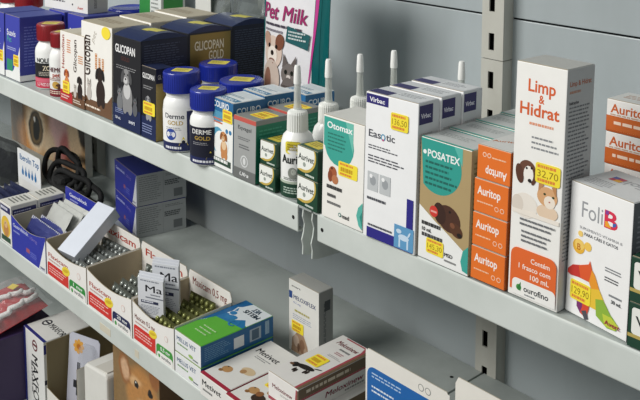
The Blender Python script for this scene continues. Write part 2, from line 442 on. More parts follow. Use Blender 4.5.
def lab_red1(p):
    p.rect(.02, .32, .98, .72, '#1b1a1c'); p.rect(.02, .04, .98, .32, '#c8354f'); p.rect(.02, .2, .98, .3, '#d9687c')
    p.text('NOLITAN', .3, .74, .52, '#2b2b2b', hgt=.12, bold=1.5); p.text('ZOO', .45, .52, .25, '#e9dcc0', hgt=.13, bold=1)
    p.lines(.35, .36, .75, .48, 3, '#b9b3a6'); p.lines(.3, .08, .8, .18, 3, '#f3dfe2')
def lab_red2(p):
    p.rect(.02, .03, .98, .22, '#7b1d28'); p.rect(.72, .22, .98, .9, '#8d3038'); p.text('HEMO', .3, .68, .4, '#5a1f28', hgt=.12, bold=1.5)
    p.text('pet', .42, .55, .2, '#b4452f', bold=.6); p.ell(.5, .34, .1, .09, '#caa24c'); p.ell(.58, .3, .08, .07, '#5b3a2a'); p.lines(.3, .08, .8, .18, 2, '#f0dcc8')
    p.lines(.3, .44, .7, .52, 2, '#a9847a')
pill_bottle('supplement_bottle', 'white bottle with maroon cap and black and pink label', 48, 90, 32, 23, 39, RED, PLW, 'white bottles with maroon caps', lab_red1, 40)
pill_bottle('supplement_bottle', 'white bottle with maroon cap beside the small red and white box', 60, 98.5, 26, 31.5, 46, RED, PLW, 'white bottles with maroon caps', lab_red2, 30)
for i, (x, y, l) in enumerate(((-812, 108, 'maroon-capped bottle standing behind the blue boxes'), (-882, 112, 'maroon-capped bottle at the far end behind the blue boxes'), (-755, 152, 'maroon-capped bottle half hidden behind the flat white carton'))):
    pill_bottle('supplement_bottle', l, 0, 0, 0, 0, 0, RED, PLW, 'white bottles with maroon caps', lab_red1, 30, loc=(x, y, 0), H=92, R=25)

# ---- animals printed on cartons
def dog_sit(p, cx, cy, s, col, dark, face=None):
    k = p.fw/p.fh
    p.ell(cx, cy+.16*s*k, .12*s, .17*s, col); p.ell(cx-.05*s, cy+.04*s*k, .05*s, .08*s, col); p.ell(cx+.07*s, cy+.04*s*k, .05*s, .08*s, col)
    p.ell(cx, cy+.24*s*k, .08*s, .1*s, face or col); p.ell(cx-.02*s, cy+.4*s*k, .085*s, .1*s, col)
    p.ell(cx-.1*s, cy+.4*s*k, .035*s, .08*s, dark, -15); p.ell(cx+.07*s, cy+.4*s*k, .035*s, .08*s, dark, 15)
    p.ell(cx-.03*s, cy+.36*s*k, .045*s, .04*s, face or col); p.ell(cx-.03*s, cy+.375*s*k, .016*s, .013*s, '#151515')
    p.ell(cx-.055*s, cy+.43*s*k, .012*s, .012*s, '#151515'); p.ell(cx+.015*s, cy+.43*s*k, .012*s, .012*s, '#151515')
def cat_sit(p, cx, cy, s, col, dark):
    k = p.fw/p.fh
    p.ell(cx, cy+.13*s*k, .09*s, .14*s, col); p.ell(cx, cy+.3*s*k, .075*s, .07*s, col)
    for sg in (-1, 1):
        p.poly([(cx+sg*.07*s, cy+.32*s*k), (cx+sg*.06*s, cy+.42*s*k), (cx+sg*.015*s, cy+.36*s*k)], dark)
        p.ell(cx+sg*.03*s, cy+.31*s*k, .013*s, .013*s, '#1c2a1c')
    p.ell(cx, cy+.28*s*k, .01*s, .008*s, '#b07070')

# ---- narrow white cartons
G = 'brown and white iron supplement boxes'
loc, an, W, H = fit((60.5, 100), (72, 105.3), 31)
c = Carton('supplement_box', 'narrow white box with red base and an orange dog, next to maroon-capped bottles', loc, 0, W, 34, H, '#efece6', '#8b2a25', '#c9c2b0')
p = c.front(); p.rect(0, 0, 1, .16, '#b8262c'); p.text('Hemolitan', .34, .47, 1.3, '#9c3b2c', hgt=.075, rot=90, bold=1); p.lines(.55, .7, .9, .9, 6, '#dd8b5a', .5)
dog_sit(p, .55, .16, 1.7, '#c4642e', '#8b3c18', '#d98a4c'); p.sticker(.22, .13, .78, .3); p.lines(.1, .03, .8, .1, 2, '#f0d0c8'); c.done()
loc, an, W, H = fit((72.4, 105.5), (84, 111), 34.5)
c = Carton('supplement_box', 'narrow white box with brown base showing a small cat and dog', loc, 0, W-1, 34, H, '#efece6', '#6d4b33', '#bdb5a2')
p = c.front(); p.rect(0, 0, 1, .13, '#6b4a32'); p.ell(.5, .16, .6, .12, '#6b4a32'); p.text('Glicopan', .36, .47, 1.3, '#3b2a20', hgt=.085, rot=90, bold=1)
p.lines(.5, .6, .9, .72, 4, '#d48f55', .5); dog_sit(p, .64, .14, 1.7, '#2a1d18', '#15100e'); cat_sit(p, .25, .12, 1.3, '#c9c2ba', '#a59e95'); p.lines(.1, .03, .8, .09, 2, '#e8d8c8'); c.done()
loc, an, W, H = fit((85, 108), (111.5, 122), 21)
def glico(loc, label, full=True):
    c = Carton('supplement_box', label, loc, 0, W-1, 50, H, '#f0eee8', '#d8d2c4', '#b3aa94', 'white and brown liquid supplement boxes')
    if full:
        p = c.front(); p.rect(0, 0, 1, .1, '#6d4e36'); p.poly([(0, .1), (1, .1), (1, .26), (.85, .17), (.6, .14), (.3, .14), (0, .2)], '#6d4e36')
        p.text('Glicopan', .3, .4, .66, '#33241c', hgt=.17, rot=90, bold=1.4); p.text('pet', .42, .78, .2, '#b9b2a6', rot=60)
        p.lines(.42, .5, .75, .68, 3, '#c98a55', .6, rot=True); dog_sit(p, .64, .12, 1.2, '#2c1d16', '#140d0a'); cat_sit(p, .27, .13, .85, '#c3bdb6', '#9d968e')
        p.ell(.82, .93, .14, .1, '#f3dd3e', part='price_sticker'); p.lines(.1, .03, .7, .07, 1, '#efe2d2')
    p = c.top(); p.lines(.1, .3, .8, .6, 3, '#8a7a60', .5)
    return c.done()
glico((loc[0], 6, 0), 'large white and brown box with a sitting dog and cat, yellow dot sticker')
glico((loc[0], 58, 0), 'white and brown box directly behind the sitting dog and cat box', False)
glico((loc[0]-4, 111, 0), 'white and brown box, rearmost of its row beside the black boxes', False)

# ---- black and gold cartons, three deep
def gold_box(loc, label, kind):
    w_, d_, h_ = 60, 62, 104
    c = Carton('supplement_box', label, loc, 0, w_, d_, h_, '#17171c', '#171b28', '#1e2744', 'black and gold supplement boxes', flap=False)
    # bowed lid
    bm = bmesh.new(); N = 10; rows = []
    for i in range(N+1):
        t = i/N; zz = h_+7*math.sin(math.pi*t)
        rows.append([bm.verts.new((.5, t*d_, zz)), bm.verts.new((w_-.5, t*d_, zz)), bm.verts.new((w_-.5, t*d_, h_-.5)), bm.verts.new((.5, t*d_, h_-.5))])
    for A, B in zip(rows, rows[1:]):
        for k in range(4): bm.faces.new((A[k], A[(k+1) % 4], B[(k+1) % 4], B[k]))
    lid = bm_obj('lid', bm, mat('#1d2a52', .35), c.root)
    p = c.front()
    p.text('GLICOPAN', .08, .82, .72, '#f2f2f2', hgt=.085, bold=1.4); p.text('GOLD', .3, .74, .3, '#5a2a22'); p.lines(.12, .63, .85, .68, 2, '#8a8a8c', .4)
    p.rect(0, 0, 1, .24, '#14224e')
    dog_sit(p, .52, .2, 1.6, '#8b8b8c', '#4c4c4e', '#c9c9c9'); cat_sit(p, .26, .18, 1.15, '#77797c', '#505255'); cat_sit(p, .82, .18, .9, '#5e6064', '#3d3f42')
    p.text('120 mL', .1, .08, .2, '#dfe3ee', bold=1); p.text('avert', .6, .08, .22, '#dfe3ee', bold=1); p.lines(.1, .14, .42, .2, 3, '#8f9bc4', .4)
    p = c.right()
    if kind == 'gold':
        p.rect(.04, .05, .96, .98, mat('#8d7a44', .35, .55)); p.text('GLICOPAN', .14, .8, .66, '#e9e4d0', hgt=.1, bold=.8); p.text('GOLD', .46, .68, .34, '#e9e4d0', hgt=.1, bold=.8)
        for k in range(4): p.ell(.25+.17*k, .45, .06, .06, '#77683a')
    else:
        p.rect(.03, .72, .97, .99, '#1a2036'); p.lines(.07, .42, .93, .95, 20, '#454b60', .35); p.lines(.07, .1, .45, .38, 10, '#454b60', .35); p.lines(.55, .1, .93, .38, 10, '#454b60', .35)
    c.done()
    V = []
    bm = bmesh.new(); cc = []
    for i in range(5):
        y = d_*(.36+.07*i); z = h_+7*math.sin(math.pi*y/d_)+.12
        cc.append((bm.verts.new((w_*.4, y, z)), bm.verts.new((w_*.82, y+2, z))))
    for A, B in zip(cc, cc[1:]): bm.faces.new((A[0], A[1], B[1], B[0]))
    bm_obj('price_sticker', bm, mat('#c9c057', .5), c.root)
    return c.root
gold_box((-358, 1, 0), 'black box with grey dog and cat print, bowed dark blue lid, front of its row', 'text')
gold_box((-361, 65, 0), 'black box showing a gold side panel, in the middle of its row', 'gold')
gold_box((-364, 129, 0), 'black box with small grey text on its side, behind the gold-sided box', 'text')
c = Carton('supplement_box', 'small narrow black and gold box in front of the large black box', (-298, 2, 0), 0, 30, 22, 79, '#17171c', mat('#9b8750', .35, .5), '#1c2748')
p = c.front(); p.rect(0, 0, 1, .3, '#14224e'); p.text('GLICOPAN', .08, .84, .8, '#f0f0f0', hgt=.07, bold=1.4); p.lines(.15, .68, .85, .74, 2, '#8a8a8c')
dog_sit(p, .5, .28, 1.7, '#9a9a9c', '#55565a', '#c8c8c8'); p.sticker(.15, .34, .95, .52); p.lines(.1, .06, .8, .2, 4, '#8f9bc4', .4)
p = c.right(); p.rect(0, .8, 1, 1, '#171b30'); p.text('GL CREAM', .1, .86, .8, '#d8d2c0', hgt=.06); c.done()

# ---- blue capped bottles
def lab_derme(dark):
    def f(p):
        p.rect(.02, .03, .98, .93, '#15182c' if dark else '#f3f3f1')
        p.rect(.02, .03, .98, .22 if not dark else .2, '#1a2456')
        ink = '#f4f4f2' if dark else '#1b2038'
        p.text('DERME' if dark else 'Derme', .3, .76, .36, ink, hgt=.11, bold=1.6); p.text('GOLD', .36, .62, .28, '#b99a45', hgt=.09, bold=1.2)
        p.lines(.32, .48, .64, .56, 2, '#9a9aa0', .4)
        if not dark: p.ell(.42, .4, .1, .1, '#2c4aa0'); p.lines(.36, .36, .48, .45, 3, '#dfe6f6', .4); p.rect(.7, .22, .98, .93, '#1a2456')
        p.poly([(.56, .16), (.72, .16), (.64, .36)], '#ecd840'); p.ell(.64, .24, .03, .03, '#15182c'); p.lines(.3, .07, .7, .13, 1, '#e6e8f0', .9)
        if dark: p.rect(.76, .2, .98, .6, '#1f5f94')
    return f
G = 'bottles with dark blue caps'
pill_bottle('supplement_bottle', 'white-labelled bottle with dark blue cap beside the small black box', 180, 153, 38, 70, 90, BLUECAP, PLW, G, lab_derme(False), 34, .98)
pill_bottle('supplement_bottle', 'black-labelled bottle with dark blue cap beside the blue and white dog box', 207, 166.5, 38, 88, 107, BLUECAP, PLW, G, lab_derme(True), 34, .98)
pill_bottle('supplement_bottle', 'blue-capped bottle standing behind the white-labelled bottle', 0, 0, 0, 0, 0, BLUECAP, PLW, G, lab_derme(False), 34, .98, loc=(-266, 84, 0), H=76, R=22)
pill_bottle('supplement_bottle', 'blue-capped bottle standing behind the black-labelled bottle', 0, 0, 0, 0, 0, BLUECAP, PLW, G, lab_derme(True), 34, .98, loc=(-199, 66, 0), H=72, R=24)

# ---- blue white dog boxes, grey green boxes, small green boxes
def colirio(loc, label, h=69.):
    c = Carton('eye_drop_box', label, loc, -3, 38, 38, h, '#f1f3f0', '#2c6c9c', '#dde3e4', 'blue and white eye drop boxes')
    p = c.front(); p.rect(0, .82, 1, 1, '#2a6a9c'); p.text('COLIRIO', .08, .88, .72, '#f5f7f7', hgt=.085, bold=1.4)
    p.poly([(0, .62), (.9, .74), (.9, .82), (0, .82)], '#4f97b8'); p.ell(.3, .4, .32, .34, '#5aa0be'); p.ell(.46, .36, .34, .34, '#f1f3f0')
    p.lines(.1, .62, .6, .72, 2, '#cf6a44', .5); p.ell(.72, .57, .06, .06, '#3e7fb0'); p.ell(.88, .57, .06, .06, '#3e7fb0')
    dog_sit(p, .6, .18, 1.35, '#c98a55', '#94592c', '#e8c9a2'); p.rect(.08, .06, .92, .15, '#2f4a3a'); p.lines(.12, .07, .88, .14, 1, '#f1f3f0', .6); p.sticker(.54, .7, .98, .88)
    p = c.right(); p.rect(0, .8, 1, .97, '#2a6a9c'); p.text('COLIRO', .1, .84, .75, '#e8f0f4', hgt=.08, bold=1.2); p.lines(.1, .1, .9, .7, 14, '#8fb4cc', .4)
    p = c.top(); p.rect(.06, .1, .94, .3, '#3d7a9e'); p.text('COLIRIO', .12, .12, .7, '#e8f0f4', hgt=.13, bold=1); p.rect(.06, .62, .94, .9, '#cfd8dc'); p.lines(.12, .42, .85, .56, 2, '#6f8fa4', .5)
    return c.done()
colirio((-169, 5, 0), 'blue and white box with a standing tan dog beside the grey box')
colirio((-171, 45, 0), 'blue and white box, second in the row behind the tan dog box')
colirio((-155, 85, 0), 'blue and white box at the foot of the milk pouch', 66.)
def greybox(loc, label):
    c = Carton('medicine_box', label, loc, 0, 34.5, 40, 60, '#a3a5a4', '#16785c', '#8a8c89', 'grey and green boxes')
    p = c.front(); p.rect(0, .93, 1, 1, '#c65a50'); p.text('Eqvagel', .2, .8, .6, '#4d4f50', hgt=.06, bold=.8); p.lines(.2, .62, .8, .68, 2, '#6c6e70', .5); p.lines(.25, .48, .75, .56, 2, '#6c6e70', .5)
    p.ell(.5, .3, .17, .17, '#d3d6d6'); p.ell(.5, .3, .13, .13, '#a3a5a4'); p.ell(.5, .3, .06, .1, '#dadcdc'); p.rect(0, 0, 1, .17, '#6f7170'); p.text('Ufra', .3, .06, .4, '#eceeee', hgt=.06, shear=.2, bold=.5)
    p = c.right(); p.rect(0, .93, 1, 1, '#8a8c89'); p.lines(.1, .4, .9, .85, 8, '#3d9a80', .4)
    p = c.top(); p.lines(.1, .6, .5, .9, 3, '#6c6e70', .5); p.sticker(.3, .25, .95, .75)
    return c.done()
greybox((-127, 1, 0), 'grey box with red top edge and green side, beside the blue dog box')
greybox((-128, 44, 0), 'grey-topped box with a green side, second in its row')
def earbox(loc, w_, h_, d_, label, ang=0.):
    c = Carton('ear_drop_box', label, loc, ang, w_, d_, h_, '#14402c', '#123a28', '#2b5140', 'small dark green and white ear drop boxes')
    p = c.front()
    def arc(ru, rv, cu, cv):
        pts = []
        for k in range(25):
            t = math.radians(-100+200*k/24)
            pts.append((min(.98, max(.015, cu+ru*math.cos(t))), min(.985, max(.015, cv+rv*math.sin(t)))))
        return pts+[(.015, .985), (.015, .2)]
    p.poly(arc(.62, .6, .3, .75), '#c9ae52'); p.poly(arc(.55, .53, .3, .77), '#f0f2ec')
    p.text('Aurivet', .06, .56, .76, '#16271e', hgt=.2, bold=1.8); p.ell(.36, .42, .07, .07, '#9aa39a'); p.lines(.42, .06, .92, .14, 1, '#cdd8ce', .8)
    p = c.top(); p.rect(.1, .2, .8, .8, '#c9b943', part='price_sticker'); p.lines(.18, .3, .7, .7, 3, '#857622', .5, part='price_sticker')
    return c.done()
earbox((-88, 2, 0), 23.5, 22, 30, 'lower small dark green box beside the grey box')
earbox((-88, 3, 22.6), 23.5, 22, 30, 'upper small dark green box beside the grey box')
earbox((-32, .5, 0), 29.5, 26.5, 24, 'lower small dark green box leaning before the dropper bottle', -4)
earbox((-32.5, .5, 27.1), 29.5, 26.5, 24, 'upper small dark green box in front of the dropper bottle', -4)

# ---- dropper bottles
def dropper(loc, label, lab=True):
    root = thing('dropper_bottle', label, 'bottle', loc, 32, 'white dropper bottles with long tips')
    R = 15.4
    lathe('bottle_body', [(R*.9, 0), (R, 1.5), (R, 44), (R*.97, 50), (R*.86, 56), (R*.62, 60), (R*.58, 62)], PLW, root)
    lathe('ribbed_cap', [(9.6, 60), (9.8, 61), (9.4, 76), (8.6, 78), (4.2, 79.5), (3.8, 80)], mat('#e9ebe6', .45), root, n=56, ribs=.05)
    lathe('nozzle', [(3.9, 79.5), (3.4, 84), (2.9, 104)], mat('#d8dcd6', .3, kind='frost'), root, n=20)
    lathe('nozzle_tip', [(3.5, 103), (3.5, 106), (2.9, 118), (2.3, 120), (.3, 120.3)], mat('#f4f5f2', .4), root, n=20)
    if lab:
        P_ = Prints(root, 0, 0, None); cir = math.pi*R
        P_.face(cir, 56., lambda a, b, e: ((R+e)*math.sin((a-cir/2)/R), -(R+e)*math.cos((a-cir/2)/R), b), 30)
        P_.rect(.02, .03, .98, .26, '#17402e'); P_.rect(.02, .26, .98, .3, '#b8c4b2'); P_.text('Aurivet', .26, .6, .58, '#1c241f', hgt=.13, bold=1.8)
        P_.ell(.5, .44, .09, .11, '#8b8f87'); P_.ell(.52, .46, .05, .06, '#b9bdb3'); P_.lines(.3, .31, .75, .36, 2, '#7c857c', .5); P_.lines(.3, .08, .75, .2, 3, '#b7cbbd', .5)
        P_.n += 3; P_.rrect(.36, .76, .66, .96, 2.5, '#eedd45', part='price_sticker'); P_.lines(.4, .8, .62, .92, 3, '#a08c22', .5, part='price_sticker')
        P_.build()
    return root
dropper((-50.5, 17.5, 0), 'white dropper bottle with green label and yellow sticker, front of its row')
dropper((-50, 55, 0), 'white dropper bottle, second of the row behind the labelled one', False)
dropper((-46, 92, 0), 'white dropper bottle, third of the row near the back panel', False)
dropper((-36, 128, 0), 'white dropper bottle, rearmost of its row', False)
dropper((38, 140, 0), 'lone white dropper bottle behind the white and navy boxes', False)

# ---- teal circle box
loc, an, W, H = fit((320.5, 217), (360.5, 236), 116)
c = Carton('ear_drop_box', 'white box with a teal circle and a yellow sticker beside dark green boxes', (loc[0]-.5, -1.5, 0), 0, W-1.5, 40, H, '#f1efe9', '#d9d8d2', '#d5d5cf')
p = c.front(); p.rrect(.02, .7, .74, .985, 1, '#3ba596', (0, 0, 1, 0)); p.ell(.4, .74, .36, .36, '#3ba596'); p.poly([(.55, .985), (.74, .985), (.74, .7)], '#6fc0b0')
p.text('Otomax', .1, .885, .62, '#f7faf8', hgt=.06, bold=1.4); p.lines(.12, .66, .6, .84, 5, '#26786c', .4)
p.ell(.26, .46, .1, .11, '#a65a35'); p.ell(.2, .42, .06, .1, '#8a4526'); p.ell(.32, .4, .08, .08, '#b9764e'); p.ell(.24, .5, .02, .02, '#1d1412'); p.sticker(.4, .46, .86, .6)
p.lines(.12, .3, .56, .335, 1, '#3c3c3c', 1); p.lines(.14, .22, .4, .25, 1, '#555555', 1); p.lines(.14, .15, .56, .175, 1, '#777777', 1); p.ell(.46, .08, .035, .035, '#2f6f68'); p.ell(.46, .08, .02, .02, '#f1efe9'); p.text('msd', .52, .06, .16, '#2c2c2c', bold=1)
p.poly([(1, .28), (.9, .22), (.86, .14), (.92, .05), (1, .02)], '#57b3a5'); p.poly([(1, .2), (.94, .14), (1, .05)], '#2b8a7e'); c.done()

# ---- white and navy boxes
def easotic(loc, label, st):
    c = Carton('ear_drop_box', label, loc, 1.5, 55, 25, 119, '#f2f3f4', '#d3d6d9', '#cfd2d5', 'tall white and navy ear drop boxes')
    p = c.front(); p.rect(.01, .925, .44, .99, '#251f6e'); p.text('Virbac', .07, .94, .3, '#f1f1f6', hgt=.03, bold=1.2)
    p.text('Eas', .07, .7, .24, '#4a4c54', hgt=.048, bold=.8); p.text('tic', .41, .7, .17, '#4a4c54', hgt=.048, bold=.8)
    p.ell(.355, .715, .045, .05, '#3c8fb4'); p.ell(.355, .715, .026, .032, '#f2f3f4'); p.ell(.355, .697, .02, .016, '#c05a86')
    p.lines(.07, .61, .64, .645, 2, '#53555c', .45); p.lines(.07, .515, .84, .575, 3, '#53555c', .45)
    for x0 in (.07, .31):
        p.rect(x0, .33, x0+.21, .46, '#c2c6c8'); p.ell(x0+.11, .4, .06, .07, '#9da2a6'); p.ell(x0+.07, .43, .03, .03, '#f2f3f4')
    p.lines(.07, .265, .52, .285, 1, '#53555c', .9)
    p.rect(.84, 0.005, .96, .36, '#2a2584'); p.rect(.08, .005, .84, .075, '#2a2584'); p.lines(.1, .085, .58, .1, 1, '#53555c', .9)
    p.rect(.62, .01, .98, .165, '#5f9cc8')
    p.ell(.8, .09, .1, .045, '#c9def0'); p.rect(.71, .02, .74, .09, '#c9def0'); p.rect(.86, .02, .89, .09, '#c9def0'); p.ell(.71, .125, .05, .032, '#c9def0'); p.ell(.9, .12, .015, .05, '#c9def0', -30)
    if st: p.sticker(.5, .79, .83, .905, '136,50')
    p = c.right(); p.rect(.04, .86, .68, .985, '#29235f'); p.text('Virbac', .12, .9, .46, '#e6e6f0', hgt=.03, bold=1); p.lines(.12, .1, .85, .8, 26, '#b3b7bb', .3)
    p = c.top(); p.rect(.02, .04, .4, .5, '#2a2560'); p.rect(.42, .1, .97, .9, '#d9dcde'); p.lines(.46, .3, .9, .7, 3, '#9a9ea2', .5)
    return c.done()
easotic((55, -3, 0), 'tall white box with navy corner tag and a yellow sticker, front of its row', True)
easotic((55, 23.5, 0), 'tall white and navy box, second of its row', False)
easotic((55, 50, 0), 'tall white and navy box, third of its row by the lone dropper bottle', False)

# ---- teal half-circle dog boxes
loc, an, W, H = fit((418, 256.8), (470.5, 278.3), 138)
def posatex(y, label, st=True):
    c = Carton('ear_drop_box', label, (112, y-2, 0), 0, 48.5, 31, H, '#f1f2f0', '#b7a27a', '#c7cbc9', 'white boxes with teal edges')
    p = c.front(); p.rect(0, .42, 1, .995, '#b19a6e')
    p.poly([(0, .42), (.5, .3), (1, .16), (1, .45), (0, .6)], '#b19a6e'); p.poly([(0, .44), (1, .14), (1, 0.005), (0, .005)], '#f1f2f0')
    pts = [(0, .995)]+[(max(0, .36+.46*math.cos(math.radians(t))), .8+.46*W_H*math.sin(math.radians(t))) for t in range(-130, 26, 8)]+[(.8, .995)]
    p.poly([(max(0, a), min(.995, max(.4, b))) for a, b in pts], '#2e9d90'); p.poly([(.66, .995), (.83, .995), (.83, .85)], '#58b7aa')
    p.text('POSATEX', .14, .855, .64, '#f4f8f6', hgt=.058, bold=1.5); p.ell(.08, .885, .035, .035, '#f4f8f6'); p.lines(.1, .6, .74, .82, 5, '#1b655c', .42)
    p.ell(.6, .4, .24, .2, '#4a2c1f', -25); p.ell(.42, .42, .12, .17, '#3a2118', 15); p.ell(.75, .33, .14, .1, '#55331f', -30); p.ell(.82, .3, .05, .035, '#1a1210'); p.ell(.62, .46, .02, .02, '#120c0a')
    p.ell(.3, .42, .085, .09, '#cf3a30'); p.poly([(.24, .41), (.36, .41), (.36, .425), (.24, .425)], '#e9a79e'); p.ell(.68, .36, .05, .04, '#7a4c33', -30)
    p.lines(.06, .285, .5, .315, 1, '#333333', 1); p.text('10 mL', .07, .235, .2, '#222222', bold=1); p.lines(.07, .19, .6, .22, 1, '#444444', 1)
    p.poly([(1, .24), (.9, .19), (.86, .1), (.9, .03), (1, .02)], '#3aa598'); p.text('MSD', .54, .09, .16, '#3c3c3c', bold=1.2); p.lines(.54, .05, .8, .065, 1, '#888888', 1)
    if st: p.sticker(.17, .065, .52, .19, '145,30')
    p = c.right(); p.lines(.1, .1, .9, .9, 20, '#8a774f', .35)
    p = c.top(); p.rect(.0, .0, 1, .07, '#3aa598'); p.lines(.1, .4, .8, .7, 3, '#9aa09e', .4)
    return c.done()
W_H = 48./H
posatex(2.5, 'white box with teal half circle and a brown dog head, beside the orange stack')
posatex(35, 'white teal-edged box, second of the row behind the brown dog head box', False)
posatex(67, 'white teal-edged box, third of its row', False)
posatex(99, 'white teal-edged box, rearmost of its row near the upright', False)

# ---- orange boxes
def auritop(loc, ang, w_, d_, label, flip=False, long=False, h_=24.4):
    c = Carton('ear_drop_box', label, loc, ang, w_, d_, h_, '#e87424' if not long else '#eceae6', '#e3e1dc', '#d4d5d2', 'orange and white ear drop boxes')
    p = c.front()
    if long:
        p.rect(0, .06, 1, .5, '#c96526'); p.text('Auritop', .05, .6, .5, '#c9622a', hgt=.27, bold=1.5); p.lines(.05, .52, .6, .56, 1, '#c9a48c', 1); p.lines(.1, .22, .9, .34, 1, '#f3d9c4', .8); p.rect(0, 0, 1, .06, '#b7561c')
    elif flip:
        p.text('Auritop', .87, .62, .76, '#fbf3ec', hgt=.26, bold=1.5, rot=180) if False else p.text('Auritop', .9, .36, .64, '#fbf3ec', hgt=.24, bold=1.5, rot=180)
        p.lines(.45, .68, .9, .72, 1, '#f6c8a4', 1); p.ell(.22, .74, .06, .06, '#f8d9c0'); p.ell(.36, .74, .06, .06, '#f8d9c0'); p.ell(.22, .74, .04, .04, '#e87424'); p.ell(.36, .74, .04, .04, '#e87424')
    else:
        p.text('Auritop', .1, .55, .68, '#fbf3ec', hgt=.24, bold=1.6); p.lines(.1, .3, .6, .34, 1, '#f6c8a4', 1)
        for x in (.68, .84): p.ell(x, .25, .06, .06, '#f8d9c0'); p.ell(x, .25, .045, .045, '#e87424')
    p = c.right()
    if not long: p.rect(0, 0, .1, 1, '#cc6420'); p.lines(.2, .15, .9, .85, 6, '#a7a5a0', .35)
    p = c.top(); p.text('Auritop', .1, .22, .75, '#bd6a3a', hgt=.07, bold=1.2, rot=28) if not long else p.lines(.1, .3, .8, .7, 3, '#b08b74', .4)
    if not long: p.ell(.75, .62, .3, .28, '#9c6a4a'); p.ell(.72, .66, .14, .16, '#6f432b')
    return c.done()
names = ('lowest orange box of the stack beside the tall white dog and cat box', 'second orange box from the bottom of the stack', 'third orange box from the bottom of the stack')
for k in range(3): auritop((162.5, 1.2+.4*k, 25*k), 0, 30, 58, names[k])
auritop((164, 2.5, 75), 0, 29, 58, 'topmost orange box of the stack, printed upside down', flip=True)
for k in range(5):
    auritop((207, 103-.4*k, 25*k), 0, 64, 30, ('bottom white and orange box of the stack behind the tall shampoo carton', 'second white and orange box up behind the tall shampoo carton', 'middle white and orange box behind the tall shampoo carton', 'fourth white and orange box up behind the tall shampoo carton', 'topmost white and orange box behind the tall shampoo carton')[k], long=True)

# ---- tall shampoo box
loc, an, W, H = fit((512.5, 290), (562, 311), 61)
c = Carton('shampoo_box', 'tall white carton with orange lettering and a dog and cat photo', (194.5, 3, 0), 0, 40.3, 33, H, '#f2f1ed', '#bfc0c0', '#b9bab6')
p = c.front(); OR = '#d9602c'
p.text('Limp', .25, .885, .54, OR, hgt=.05, bold=1.2); p.text('&', .47, .842, .11, OR, hgt=.034, bold=1.2); p.text('Hidrat', .1, .785, .78, OR, hgt=.05, bold=1.2); p.lines(.3, .745, .8, .757, 1, '#e49a78', .9)
p.lines(.36, .635, .92, .7, 3, '#8a8d90', .36)
p.ell(.29, .4, .25, .22, '#ece5db'); p.ell(.13, .4, .12, .16, '#ddd3c7'); p.ell(.3, .555, .17, .16, '#6a4331'); p.ell(.15, .53, .08, .17, '#593526', 12); p.ell(.44, .53, .06, .15, '#593526', -10); p.ell(.33, .535, .1, .15, '#f4efe8'); p.ell(.36, .51, .04, .034, '#181313'); p.ell(.29, .56, .022, .022, '#181313'); p.ell(.39, .565, .022, .022, '#181313')
p.ell(.73, .4, .21, .13, '#e6cdb2'); p.ell(.72, .465, .2, .17, '#d9a878'); p.ell(.77, .445, .11, .11, '#f0e4d4'); p.poly([(.54, .48), (.55, .53), (.65, .51)], '#c08a58'); p.poly([(.8, .51), (.89, .52), (.9, .47)], '#c08a58'); p.ell(.67, .475, .025, .02, '#31401f'); p.ell(.84, .47, .025, .02, '#31401f'); p.ell(.77, .447, .018, .012, '#b5635c')
p.rect(.04, .36, .97, .378, '#efe7dc')
p.sticker(.47, .515, .96, .6, '32,70')
p.lines(.2, .305, .92, .345, 2, '#6c6e72', .42); p.lines(.24, .235, .92, .295, 3, '#6c6e72', .42)
p.rrect(.05, .03, .97, .215, 6, '#e4692c', (1, 1, 0, 0)); p.text('Contém', .46, .165, .38, '#fbefe6', hgt=.021, bold=.6); p.text('1 frasco com', .22, .13, .64, '#fbefe6', hgt=.021, bold=.6); p.text('100 mL', .46, .095, .38, '#fbefe6', hgt=.021, bold=.6)
p.rrect(.1, .012, .97, .082, 3.5, '#f2f1ed', (1, 1, 0, 0)); p.ell(.24, .045, .055, .055, '#4d9a4a'); p.poly([(.2, .04), (.28, .072), (.28, .03)], '#2e7a3a'); p.text('ourofino', .34, .036, .5, '#31363a', hgt=.024, bold=1.4); p.lines(.36, .02, .62, .026, 1, '#7d8285', 1)
p = c.right(); p.text('Limp & Hidrat', .1, .93, .78, '#b8623c', hgt=.02, bold=1); p.lines(.1, .9, .6, .91, 1, '#c38f78', 1); p.text('Indicações', .1, .855, .34, '#383a3e', hgt=.013, bold=1); p.lines(.1, .2, .92, .845, 40, '#75787c', .4)
c.done()

# ---- rainbow box
loc, an, W, H = fit((562.5, 309), (624.5, 345), 181)
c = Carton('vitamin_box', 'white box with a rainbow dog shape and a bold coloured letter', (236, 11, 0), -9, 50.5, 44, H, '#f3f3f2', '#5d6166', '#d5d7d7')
p = c.front(); p.text('Foli', .2, .76, .34, '#9a9ca0', hgt=.12)
V = [('#e23d3a', 0), ('#d4387f', 1), ('#6b3c96', 2)]
p.text('B', .565, .755, .21, '#d9304f', hgt=.125, bold=2); p.poly([(.58, .76), (.68, .76), (.62, .8), (.58, .8)], '#f0a328'); p.poly([(.7, .77), (.755, .79), (.75, .81), (.7, .8)], '#3b64b0'); p.poly([(.58, .85), (.63, .85), (.63, .88), (.58, .88)], '#8a3f96')
p.text('SUPLEMENTO VITAMINA B', .18, .67, .68, '#8a8c90', hgt=.02); p.text('PARA CÃES E GATOS', .26, .63, .54, '#6a6c70', hgt=.022, bold=1)
p.ell(.18, .53, .1, .1, '#e9b43a'); p.ell(.19, .545, .08, .07, '#f2cd6a'); p.text('B', .155, .505, .06, '#c0741e', bold=1.5); p.ell(.33, .555, .06, .06, '#f0c65a'); p.ell(.2, .63, .04, .04, '#f3cf74')
p.lines(.62, .43, .9, .47, 2, '#7d8084', .45); p.lines(.62, .36, .9, .4, 2, '#4d5054', .45); p.lines(.7, .27, .9, .285, 1, '#85888c', 1); p.text('30 mL', .74, .225, .16, '#33363a', bold=1.4)
